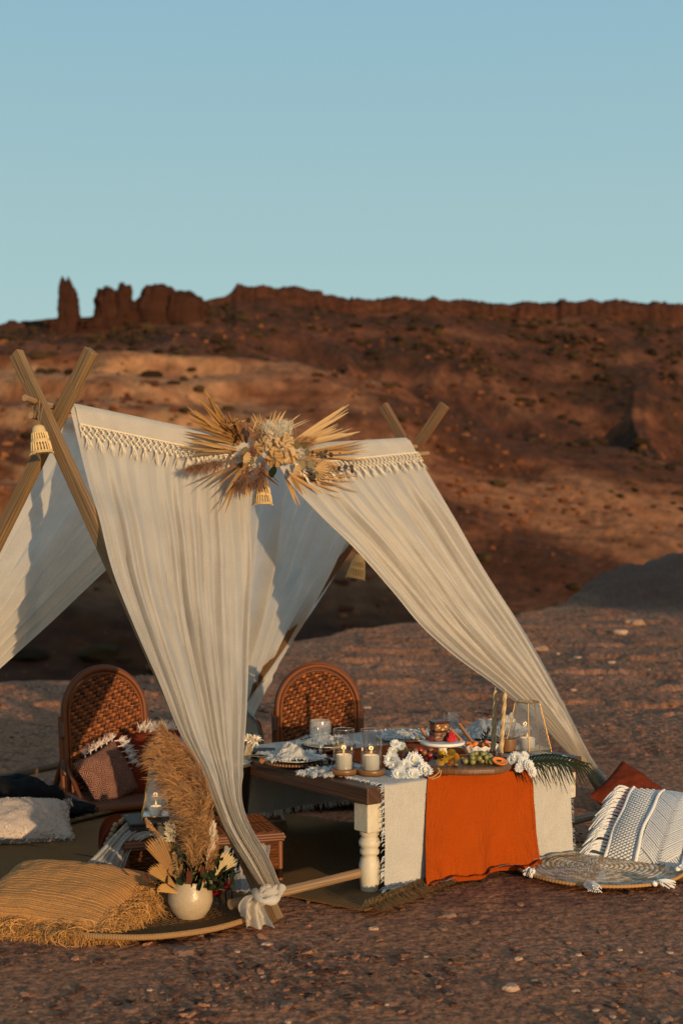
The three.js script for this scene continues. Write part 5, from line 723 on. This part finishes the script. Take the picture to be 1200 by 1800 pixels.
{ // tumbler
  const t = thing('water_tumbler', 'ribbed glass tumbler half full of water behind the cake', 'glass', onT(792, 1289)); part('glass', lathe([[.001, 0], [.028, 0], [.031, .004], [.0385, .084], [.0372, .084], [.030, .008], [.001, .007]], 36), M.glass, t); part('water', lathe([[.001, .0085], [.0292, .0085], [.0345, .052], [.001, .052]], 36), M.water, t); part('rib', [...Array(18)].map((_, i) => tube([V(Math.cos(i * .349) * .0315, .008, Math.sin(i * .349) * .0315), V(Math.cos(i * .349) * .0355, .045, Math.sin(i * .349) * .0355)], .0022, 5)), M.glassThick, t);
}
function napkin(pos, w, h, label, seed, turn = 0) { // crumpled fringed cloth
  const t = thing('fringed_napkin', label, 'napkin', pos, turn), fn = (u, v) => { const x = (u - .5) * w * (1 - .35 * Math.sin(v * 3.14)), z = (v - .5) * w * .75, e = Math.sin(Math.PI * u) * Math.sin(Math.PI * v); return V(x + .012 * noise(u * 5 + seed, v * 5), .006 + h * e * (.7 + .9 * Math.abs(noise(u * 4 + seed, v * 4 + seed))) + .012 * Math.abs(noise(u * 11 + seed, v * 9)), z + .012 * noise(v * 6, u * 5 + seed)); }; part('cloth', surf(fn, 44, 40, w, w), M.whiteCloth, t);
  const S = new Strands(), r = rngOf(seed); for (let i = 0; i < 420; i++) { const s = Math.floor(r() * 4), q = r(), a = s === 0 ? fn(q, 0) : s === 1 ? fn(q, 1) : s === 2 ? fn(0, q) : fn(1, q), o = s === 0 ? V(0, 0, -1) : s === 1 ? V(0, 0, 1) : s === 2 ? V(-1, 0, 0) : V(1, 0, 0); const l = rr(.010, .026, r); S.add([a, a.clone().addScaledVector(o, l * .6).add(V(rr(-.006, .006, r), rr(0, .012, r), 0)), a.clone().addScaledVector(o, l).add(V(rr(-.008, .008, r), rr(-.008, .008, r), 0))], .003, V(0, 1, .2)); } part('fringe', S.geo(), M.whiteThread, t); return t;
}
{ // place setting with beads
  const p = onT(522, 1340), t = thing('bead_placemat', 'round placemat edged with wooden beads at the left table edge', 'placemat', p); part('mat', lathe([[.001, .004], [.118, .004], [.122, .002], [.120, 0]], 48), M.juteRug, t); const bead = new THREE.SphereGeometry(.0062, 10, 8); for (let i = 0; i < 64; i++) { const a = i / 64 * 6.2832; const m = part('bead', bead, M.acacia, t); m.position.set(Math.cos(a) * .124, .0065, Math.sin(a) * .124); }
  const q = thing('dinner_plate', 'shallow white plate on the bead placemat', 'plate', p.clone().add(V(.0, .006, 0))); part('plate', lathe([[.001, 0], [.06, 0], [.098, .010], [.100, .013], [.096, .012], [.06, .004], [.001, .004]], 44), M.white, q);
  napkin(p.clone().add(V(-.02, .016, 0)), .20, .05, 'white fringed napkin bunched on the beaded setting', 3, .3); const s = solo('amber_bead', new THREE.SphereGeometry(.0125, 20, 14), mat([.40, .15, .03], .3), 'small amber wooden ball left of the fringed napkin', 'ball'); s.position.copy(onT(461, 1337, .0125));
  const kn = thing('table_knife', 'thin gold knife lying by the fringed napkin', 'knife', onT(456, 1330, .028)); part('blade', xf(rbox(.11, .002, .012, .001), [0, 0, 0], [0, -.3, 0]), M.brass, kn);
  solo('small_board', xf(rbox(.16, .018, .1, .004), [0, .009, 0]), M.darkWood, 'dark wooden board at the far left table corner', 'board').position.copy(onT(446, 1326));
}
{ // second setting: wooden charger, white napkin, dried leaf
  const p = onT(577, 1322), t = thing('wood_charger', 'dark wooden plate behind the crystal goblet', 'plate', p); part('plate', lathe([[.001, 0], [.075, 0], [.105, .020], [.108, .026], [.104, .026], [.074, .010], [.001, .009]], 44), M.tableWood, t);
  const q = thing('dinner_plate', 'white rimmed plate on the dark wooden charger', 'plate', p.clone().add(V(0, .022, 0))); part('plate', lathe([[.001, 0], [.06, 0], [.098, .010], [.100, .013], [.096, .012], [.06, .004], [.001, .004]], 44), M.white, q);
  napkin(p.clone().add(V(-.03, .034, -.02)), .17, .03, 'white fringed napkin on the plate behind the goblet', 7, 1.2); const l = thing('yellow_leaf', 'curled yellow slice on the plate right of the goblet', 'dried fruit', p.clone().add(V(.055, .045, .03)), .6); part('slice', xf(blade(.075, .035, .6, .5, 8), [0, 0, 0], [1.3, 0, 1.4]), mat([.46, .25, .03], .6), l);
  const tw = thing('eucalyptus_sprig', 'dark leafy sprig across the plate behind the goblet', 'sprig', p.clone().add(V(-.06, .05, .02))); part('stem', tube([V(-.05, 0, 0), V(0, .012, 0), V(.06, .022, 0)], .0014, 5), M.twig, tw); for (let i = 0; i < 9; i++) part('leaf', xf(blade(.020, .010, .2, .2, 4), [-.04 + i * .012, .004 + i * .002, 0], [1.2, i * 2.1, .4]), M.leafDark, tw);
  const sp = thing('dark_foliage', 'dark green foliage lying along the table before the goblet', 'foliage', onT(570, 1352)); const r = rngOf(6); part('stem', tube([V(-.07, .01, .01), V(0, .014, 0), V(.09, .012, -.03)], .002, 5), M.twig, sp); for (let i = 0; i < 26; i++) { const q2 = i / 25; part('leaf', xf(blade(.034, .012, .3, .2, 4), [lerp(-.07, .08, q2), .012, lerp(.01, -.03, q2)], [1.1 + rr(-.4, .3, r), rr(0, 6, r), 0]), M.leafDark, sp); }
  napkin(onT(592, 1360).add(V(-.06, -.004, 0)), .12, .010, 'small fringed cloth square at the table edge before the candles', 9, .9);
}
{ // far setting
  const p = onT(715, 1301), t = thing('dinner_plate', 'wide white plate with a twig at the far side of the table', 'plate', p); part('plate', lathe([[.001, 0], [.08, 0], [.125, .014], [.128, .018], [.122, .016], [.08, .004], [.001, .004]], 48), M.white, t); napkin(p.clone().add(V(-.01, .012, -.02)), .22, .022, 'white napkin folded over the wide far plate', 13, .2);
  const tw = thing('gold_fork', 'thin gold fork lying across the napkin on the far plate', 'fork', p.clone().add(V(.0, .045, .02))); part('handle', tube([V(-.06, .012, -.01), V(.0, .008, .0), V(.05, .004, .02)], .002, 6), M.brass, tw); part('tines', [-1, 0, 1].map(k => tube([V(.05, .004, .02 + k * .004), V(.085, .004, .03 + k * .005)], .0012, 5)), M.brass, tw);
  const q = onT(862, 1297), c = thing('dinner_plate', 'white plate under the napkin behind the twisted candles', 'plate', q); part('plate', lathe([[.001, 0], [.07, 0], [.11, .012], [.112, .016], [.106, .014], [.07, .004], [.001, .004]], 44), M.white, c); napkin(q.clone().add(V(-.02, .012, 0)), .24, .065, 'white long fringed napkin heaped behind the scalloped bowl', 15, .4); napkin(q.clone().add(V(.07, .03, .02)), .15, .06, 'white fringed napkin heaped right behind the twisted candles', 18, 1.1);
  const cup = thing('wooden_cup', 'small pale wooden cup between the twisted candles and the lantern', 'cup', onT(892, 1322)); part('body', lathe([[.001, 0], [.026, 0], [.030, .01], [.034, .052], [.031, .053], [.027, .012], [.001, .008]], 32), M.acacia, cup);
}
{ // chrysanthemums
  const g = thing('chrysanthemum_bunch', 'bunch of white chrysanthemums with yellow centres lying by the candles', 'flowers', onT(716, 1362)), r = rngOf(2); const W = (px, py, d) => D(px, py, d).sub(g.position), dd = -g.position.z;
  for (const [x, y, dz, s, nx] of [[745, 1356, .03, 1.08, .35], [702, 1362, .05, .98, -.2], [726, 1362, .055, .9, .1], [688, 1336, .0, 1.05, -.5], [727, 1337, -.02, 1.1, .1], [712, 1345, .01, .8, -.2], [696, 1345, .01, .9, -.6], [738, 1345, -.01, .8, .4]]) putDaisy(g, W(x, y, dd - dz), V(nx + rr(-.15, .15, r), .45, .9), s);
  for (const [x, y] of [[694, 1308], [705, 1312], [690, 1320]]) putDaisy(g, W(x, y, dd + .12), V(rr(-.4, .2, r), .6, .7), .62);
  for (let i = 0; i < 16; i++) { const a = W(rr(690, 745, r), rr(1335, 1362, r), dd + .02), e = W(rr(725, 765, r), rr(1340, 1360, r), dd + .05); part('leaf', aim(blade(.045, .018, .3, .2, 5), a, e, r() * 6), M.leafDark, g); } part('stem', [tube([W(700, 1360, dd - .03), W(760, 1352, dd)], .002, 5), tube([W(740, 1350, dd), W(768, 1346, dd + .03)], .002, 5)], M.leafGreen, g);
  const s = thing('straw_ring', 'loop of pale straw beside the chrysanthemums', 'straw loop', onT(762, 1366, .01)); part('loop', [tube([V(-.02, 0, .02), V(.0, .004, .01), V(.02, .022, 0), V(.014, .032, 0)], .0022, 5), tube([V(-.01, -.004, .02), V(.02, .006, .01), V(.026, .024, 0)], .002, 5)], M.leafDry, s);
}
const BD = onT(823, 1357), boardTop = TT + .0345;
{ // board with fruit
  const b = thing('wooden_board', 'thick live edge wooden board over the orange runner edge', 'board', BD, .1); const sh = new THREE.Shape(); for (let i = 0; i <= 40; i++) { const a = i / 40 * 6.2832, k = 1 + .10 * noise(Math.cos(a) * 1.6 + 3, Math.sin(a) * 1.6), x = Math.cos(a) * .140 * k, y = Math.sin(a) * .105 * k; i ? sh.lineTo(x, y) : sh.moveTo(x, y); }
  part('board', xf(new THREE.ExtrudeGeometry(sh, { depth: .006, bevelEnabled: true, bevelThickness: .011, bevelSize: .014, bevelSegments: 4 }), [0, .023, 0], [Math.PI / 2, 0, 0]), M.board, b);
  const r = rngOf(17), gp = thing('grape_bunch', 'bunch of green grapes on the wooden board', 'grapes', G(842, 1342, boardTop)); const gm = mat([.27, .235, .065], .32, { transmission: .25, thickness: 0 }), gs = new THREE.SphereGeometry(.0105, 18, 12), spots = []; for (let k = 0; k < 400 && spots.length < 30; k++) { const x = rr(-.062, .062, r), z = rr(-.026, .034, r), y = .0105 + .026 * Math.max(0, 1 - (x / .06) ** 2 - (z / .04) ** 2) * (r() < .65 ? 1 : 0); const q = V(x, y, z); if (spots.every(o => o.distanceTo(q) > .0155)) spots.push(q); }
  spots.forEach(q => { const m = part('grape', gs, gm, gp); m.position.copy(q); m.scale.set(rr(.9, 1.15, r), rr(.9, 1.05, r), 1); m.rotation.y = r() * 3; }); part('stem', tube([V(-.07, .03, 0), V(-.02, .034, .005), V(.04, .028, 0)], .002, 5), M.twig, gp);
  const mg = thing('yellow_leaves', 'pile of yellow dried fruit slices left of the green grapes', 'dried fruit', G(792, 1345, boardTop)); for (let i = 0; i < 16; i++) part('slice', xf(blade(rr(.05, .085, r), rr(.018, .03, r), rr(.3, .9, r), .35, 7), [rr(-.05, .02, r), .006 + i * .0019, rr(-.02, .035, r)], [1.35, rr(0, 6, r), rr(-.3, .3, r)]), mat([rr(.42, .58, r), rr(.25, .34, r), .025], .55), mg);
  const sl = thing('papaya_slice', 'orange fruit half with dark seeds at the right end of the board', 'fruit', G(876, 1343, boardTop + .004)); part('flesh', xf(lathe([[.001, 0], [.012, .001], [.021, .010], [.023, .016], [.019, .016], [.012, .010], [.001, .009]], 24), [0, 0, 0], [.5, 0, -.2], [1.25, 1, .9]), mat([.62, .17, .02], .45), sl); for (let i = 0; i < 6; i++) part('seed', xf(new THREE.SphereGeometry(.0028, 8, 6), [rr(-.009, .009, r), .012, rr(-.006, .008, r)]), M.black, sl);
  const rg = thing('red_grape_bunch', 'heap of dark red grapes behind the chrysanthemums', 'grapes', onT(742, 1342)); const rs = new THREE.SphereGeometry(.0105, 16, 10), sp = []; for (let k = 0; k < 500 && sp.length < 34; k++) { const q = V(rr(-.07, .07, r), rr(.0, .04, r), rr(-.05, .04, r)); q.y = Math.min(q.y, .045 * (1 - (q.x / .08) ** 2)) + .0105; if (sp.every(o => o.distanceTo(q) > .0165)) sp.push(q); } sp.forEach((q, i) => { const m = part('grape', rs, mat(i % 4 === 0 ? [.30, .03, .015] : i % 4 === 1 ? [.22, .08, .02] : [.085, .012, .012], .3), rg); m.position.copy(q); });
  const ap = thing('yellow_fruit', 'single pale yellow fruit among the dark red grapes', 'fruit', onT(707, 1331)); part('flesh', xf(lathe([[.001, 0], [.010, .001], [.019, .012], [.019, .022], [.012, .034], [.003, .036], [.001, .033]], 20), [0, .012, 0]), mat([.46, .27, .06], .4), ap); part('stalk', tube([V(0, .045, 0), V(.003, .055, 0)], .001, 5), M.twig, ap);
}
const CS = onT(777, 1332);
{ // cake stand and cake
  const t = thing('cake_stand', 'low white cake stand carrying a dark cake slice', 'cake stand', CS); part('foot', lathe([[.001, 0], [.042, 0], [.044, .005], [.022, .014], [.016, .03], [.02, .048], [.001, .05]], 32), M.white, t); part('plate', lathe([[.001, .047], [.070, .048], [.083, .052], [.085, .056], [.085, .062], [.082, .064], [.001, .063]], 48), M.white, t);
  const ck = thing('cake_slice', 'dark glazed cake slice with almond flakes on the white cake stand', 'cake', CS.clone().add(V(-.012, .064, -.01)), .35), cm = mat([.11, .034, .012], .35, { bumpMap: rep(T.rough, 8), bumpScale: .004 }); part('layer', xf(rbox(.062, .036, .055, .006), [0, .018, 0]), cm, ck); part('layer', xf(rbox(.060, .030, .054, .006), [.001, .0525, 0]), mat([.17, .058, .018], .5, { bumpMap: rep(T.rough, 8), bumpScale: .004 }), ck); part('glaze', xf(rbox(.066, .010, .060, .005), [0, .071, 0]), mat([.05, .012, .006], .2), ck);
  for (const [x, y] of [[-.012, .052], [.015, .055], [.003, .045], [-.018, .06]]) part('almond', xf(new THREE.SphereGeometry(.006, 10, 8), [x, y, .0285], [0, 0, rr(-1, 1)], [1, .7, .3]), mat([.55, .33, .10], .5), ck);
  const bump = new THREE.IcosahedronGeometry(1, 1), berry = []; for (let k = 0; k < 5; k++) { const n = [4, 8, 9, 7, 3][k], q = [.0045, .0085, .0098, .008, .004][k]; for (let i = 0; i < n; i++) berry.push(xf(bump, [Math.cos(i / n * 6.283 + k) * q, .004 + k * .0042, Math.sin(i / n * 6.283 + k) * q], [0, 0, 0], .0036)); } const bg = merge(berry);
  const places = [[.026, .020, 'red raspberry at the lower right corner of the cake slice'], [.041, .004, 'red raspberry right of the cake slice, outermost'], [.030, -.004, 'red raspberry tucked at the right side of the cake'], [-.044, .005, 'dark berry on the left of the cake slice']]; places.forEach(([x, z, l], i) => { const o = solo('raspberry', bg, mat(i === 3 ? [.10, .006, .012] : [.50, .012, .012], .4), l, 'raspberry'); o.position.copy(CS).add(V(x, .064, z + .015)); o.rotation.y = i; }); { const o = solo('raspberry', bg, mat([.50, .012, .012], .4), 'red raspberry on top of the other berries beside the cake', 'raspberry'); o.position.copy(CS).add(V(.033, .080, .018)); o.rotation.x = .5; }
  const stick = (a, b, l) => { const t2 = thing('wafer_stick', l, 'wafer stick', a); part('roll', [tube([V(0, 0, 0), b.clone().sub(a)], .0072, 10), tube([V(0, .003, .004), b.clone().sub(a).add(V(0, .003, .004))], .0055, 8)], mat([.42, .17, .055], .6, { bumpMap: rep(T.rough, 12), bumpScale: .002 }), t2); };
  stick(CS.clone().add(V(-.055, .067, -.03)), CS.clone().add(V(-.075, .10, -.05)), 'orange brown wafer stick leaning left behind the cake'); stick(CS.clone().add(V(.070, .068, .01)), CS.clone().add(V(.030, .104, -.03)), 'orange brown wafer stick leaning right of the cake'); stick(D(830, 1306, 5.34), D(807, 1274, 5.42), 'orange brown wafer stick standing in the scalloped bowl');
  const tw = thing('dry_twig', 'thin dark twig with a bud lying left of the cake', 'twig', CS.clone().add(V(-.07, .066, .02))); part('stem', tube([V(.03, 0, 0), V(-.01, .008, 0), V(-.035, .018, .0)], .0013, 5), M.twig, tw); part('bud', xf(new THREE.SphereGeometry(.006, 10, 8), [-.024, .01, 0], [0, 0, .5], [1, 1.5, 1]), M.leafGrey, tw);
}
{ // scalloped bowl
  const p = onT(842, 1330), t = thing('scalloped_bowl', 'white scalloped bowl with orange pieces right of the cake stand', 'bowl', p); const g = surf((u, v) => { const a = u * 6.2832, k = 1 + .05 * Math.abs(Math.sin(a * 7)) * v, q = v < .86 ? lerp(.032, .070, Math.pow(v / .86, .7)) : lerp(.070, .064, (v - .86) / .14), y = v < .86 ? .048 * Math.pow(v / .86, 1.3) : .048 - .004 * (v - .86) / .14; return V(Math.cos(a) * q * k, y + .004 * Math.cos(a * 14) * v * v, Math.sin(a) * q * k); }, 98, 16, .4, .08); part('bowl', [g, xf(lathe([[.001, .001], [.033, .001], [.033, .004]], 30), [0, 0, 0])], M.white, t);
  const r = rngOf(8); for (let i = 0; i < 9; i++) { const o = solo('orange_chunk', xf(new THREE.IcosahedronGeometry(.011, 1), [0, 0, 0], [0, 0, 0], [1.2, .8, 1]), mat([.62, .16, .015], .5), 'bright orange fruit chunk in the scalloped bowl', 'fruit', 'orange chunks in the scalloped bowl'); o.position.copy(p).add(V(rr(-.045, .045, r), .042 + rr(0, .008, r), rr(-.03, .04, r))); o.rotation.set(r(), r() * 6, r()); }
  const pc = thing('pine_cone_sprig', 'small dark leafy sprig rising out of the scalloped bowl', 'sprig', p.clone().add(V(.025, .05, .0))); part('stem', tube([V(-.02, 0, 0), V(.0, .02, 0), V(.016, .055, 0)], .003, 6), M.twig, pc); for (let i = 0; i < 14; i++) part('leaf', xf(blade(.026, .006, .3, .2, 4), [-.012 + i * .002, .01 + i * .003, 0], [rr(-.7, .7, r), rr(0, 6, r), rr(-.8, .8, r)]), M.leafDark, pc);
}
function taper(p, top, label) { const t = thing('taper_candle', label, 'candle', p); const q = top.clone().sub(p), L = q.length(); const g = surf((u, v) => { const a = u * 6.2832, k = v > .96 ? Math.sqrt(Math.max(0, (1 - v) / .04)) : 1, tw = v * 34, rr1 = (.0092 - .0018 * v) * (1 + .17 * Math.sin(a * 3 + tw)) * k; return V(Math.cos(a) * rr1, v * L, Math.sin(a) * rr1); }, 24, 180, .06, L); part('candle', aim(g, V(0, 0, 0), q), M.waxGold, t); part('wick', tube([q.clone(), q.clone().add(V(.001, .009, 0))], .0008, 5), M.wax, t); part('holder', lathe([[.001, -.018], [.024, -.018], [.025, -.014], [.012, -.010], [.0125, .012], [.010, .014]], 24), mat([.7, .5, .52], .06, { transmission: 1, thickness: 0, ior: 1.45 }), t); }
{ const a = onT(866, 1326, .018), b = onT(879, 1330, .018); taper(a, D(870, 1212, -a.z), 'left one of two tall twisted gold taper candles'); taper(b, D(887, 1216, -b.z), 'right one of two tall twisted gold taper candles'); }
lantern(onT(926, 1320), .150, .080, .180, 5, .25, 'five sided glass lantern with a candle on the right table end', .62);
{ // palm leaf and the flowers on it
  const o = onT(884, 1352, .012), t = thing('palm_leaf_spray', 'dark green palm leaf hanging over the right table end', 'palm leaf', o), S = [[0, 0, 0]]; const W = (px, py, d) => D(px, py, d).sub(o); const sp = new THREE.CatmullRomCurve3([W(884, 1353, 5.14), W(925, 1340, 5.17), W(975, 1335, 5.2), W(1034, 1347, 5.24)]); part('midrib', tube(sp.getPoints(10), t2 => .0032 * (1 - .7 * t2), 6), M.leafDark, t); const r = rngOf(3);
  for (let i = 0; i < 24; i++) for (const s of [-1, 1]) { const q = .04 + .95 * (i + (s > 0 ? 0 : .5)) / 24, a = sp.getPoint(q), L = .105 * (.45 + .55 * Math.sin(Math.PI * (.12 + q * .8))) * rr(.85, 1.1, r), tg = sp.getTangent(q); const d = tg.clone().multiplyScalar(.75 + .5 * q).add(V(.08 * s, s > 0 ? -.28 : .16, s > 0 ? .55 : -.75)).normalize(), e = a.clone().addScaledVector(d, L * .6).add(V(0, s > 0 ? -.008 : .004, 0)), f = a.clone().addScaledVector(d, L * .95).add(V(0, s > 0 ? -.075 * L / .1 * rr(.7, 1.2, r) : -.02, 0)); const P = [a, a.clone().lerp(e, .5).add(V(0, .006, 0)), e, f], G4 = strand(P, .0065 * rr(.8, 1.1, r), V(.2, .5, .8)); const g = geoOf(G4.pos, G4.idx, G4.uv); part('leaflet', g, M.leafDark, t); }
  const fl = thing('chrysanthemum_bunch', 'white chrysanthemums lying on the palm leaf below the lantern', 'flowers', o.clone().add(V(.04, .01, .02))); const W2 = (px, py, d) => D(px, py, d).sub(fl.position); for (const [x, y, d, nx, s] of [[906, 1331, 5.12, -.2, .75], [918, 1340, 5.1, .1, .7], [928, 1346, 5.09, .5, .8], [934, 1357, 5.08, .6, .72], [898, 1336, 5.12, -.6, .62], [912, 1350, 5.09, 0, .6], [921, 1329, 5.14, .2, .6]]) putDaisy(fl, W2(x, y, d), V(nx, .25, .8), s); part('stem', [tube([W2(900, 1338, 5.14), W2(935, 1356, 5.12)], .0018, 5), tube([W2(895, 1350, 5.14), W2(920, 1342, 5.13)], .0018, 5)], M.leafGreen, fl);
}
// ---------------------------------------------------------------- beside the table
{
  const p = G(405, 1505, 0), k = thing('ice_bucket', 'dark tapered ice bucket with a steel rim beside the table', 'ice bucket', p); p.y = 0; const H = .368; part('body', lathe([[.001, .004], [.048, .0], [.052, .006], [.083, H - .02], [.078, H - .02], [.046, .012], [.001, .01]], 40), M.darkMetal, k); part('rim', lathe([[.083, H - .022], [.088, H - .012], [.090, H - .004], [.084, H], [.079, H - .003], [.077, H - .06]], 40), M.steel, k); k.position.copy(p);
  const b = thing('wine_bottle', 'bottle with pale foil neck leaning in the ice bucket', 'bottle', p.clone().add(V(.015, .16, .0))); b.rotation.z = -.22; part('glass', lathe([[.001, 0], [.036, 0], [.037, .01], [.037, .12], [.018, .20], [.015, .215]], 32), mat([.02, .04, .02], .1), b); part('foil', lathe([[.020, .195], [.0165, .21], [.0145, .27], [.0155, .275], [.0155, .298], [.012, .306], [.001, .307]], 28), M.foil, b); part('neck_band', lathe([[.0235, .180], [.0215, .205], [.0185, .212]], 28), M.white, b);
  const S = new Strands(), r = rngOf(7); for (let i = 0; i < 120; i++) { const a = V(rr(-1, 1, r), rr(-.6, 1, r), rr(-1, 1, r)).normalize(), q = V(rr(-.02, .02, r), .285, .014), e = q.clone().addScaledVector(a, rr(.016, .034, r)); S.add([q, q.clone().lerp(e, .6).add(V(0, .006, 0)), e], .007, V(r(), r(), r()), [.72, .62, .5]); } part('ribbon', S.geo(), M.straw, b);
  const dj = thing('glass_demijohn', 'large pale blue glass demijohn behind the left drape', 'demijohn', G(416, 1396)); part('glass', lathe([[.001, .004], [.10, .0], [.118, .012], [.126, .05], [.126, .27], [.112, .33], [.07, .375], [.038, .40], [.033, .46], [.038, .47]], 48), mat([.55, .80, .86], .03, { transmission: 1, thickness: .012, ior: 1.5 }), dj);
  const tr = thing('wooden_crate', 'low tan wooden tray on the ground under the far table side', 'tray', G(452, 1458), .15); part('base', xf(rbox(.22, .012, .14, .003), [0, .008, 0]), M.board, tr); part('side', xf(rbox(.22, .045, .012, .003), [0, .026, .07]), M.board, tr); part('side', xf(rbox(.22, .045, .012, .003), [0, .026, -.07]), M.board, tr); part('side', xf(rbox(.012, .045, .13, .003), [.107, .0262, 0]), M.board, tr); part('side', xf(rbox(.012, .045, .13, .003), [-.107, .0262, 0]), M.board, tr);
}
scene.traverse(o => { if (o.isMesh) o.castShadow = o.receiveShadow = true; });
renderer.render(scene, camera);
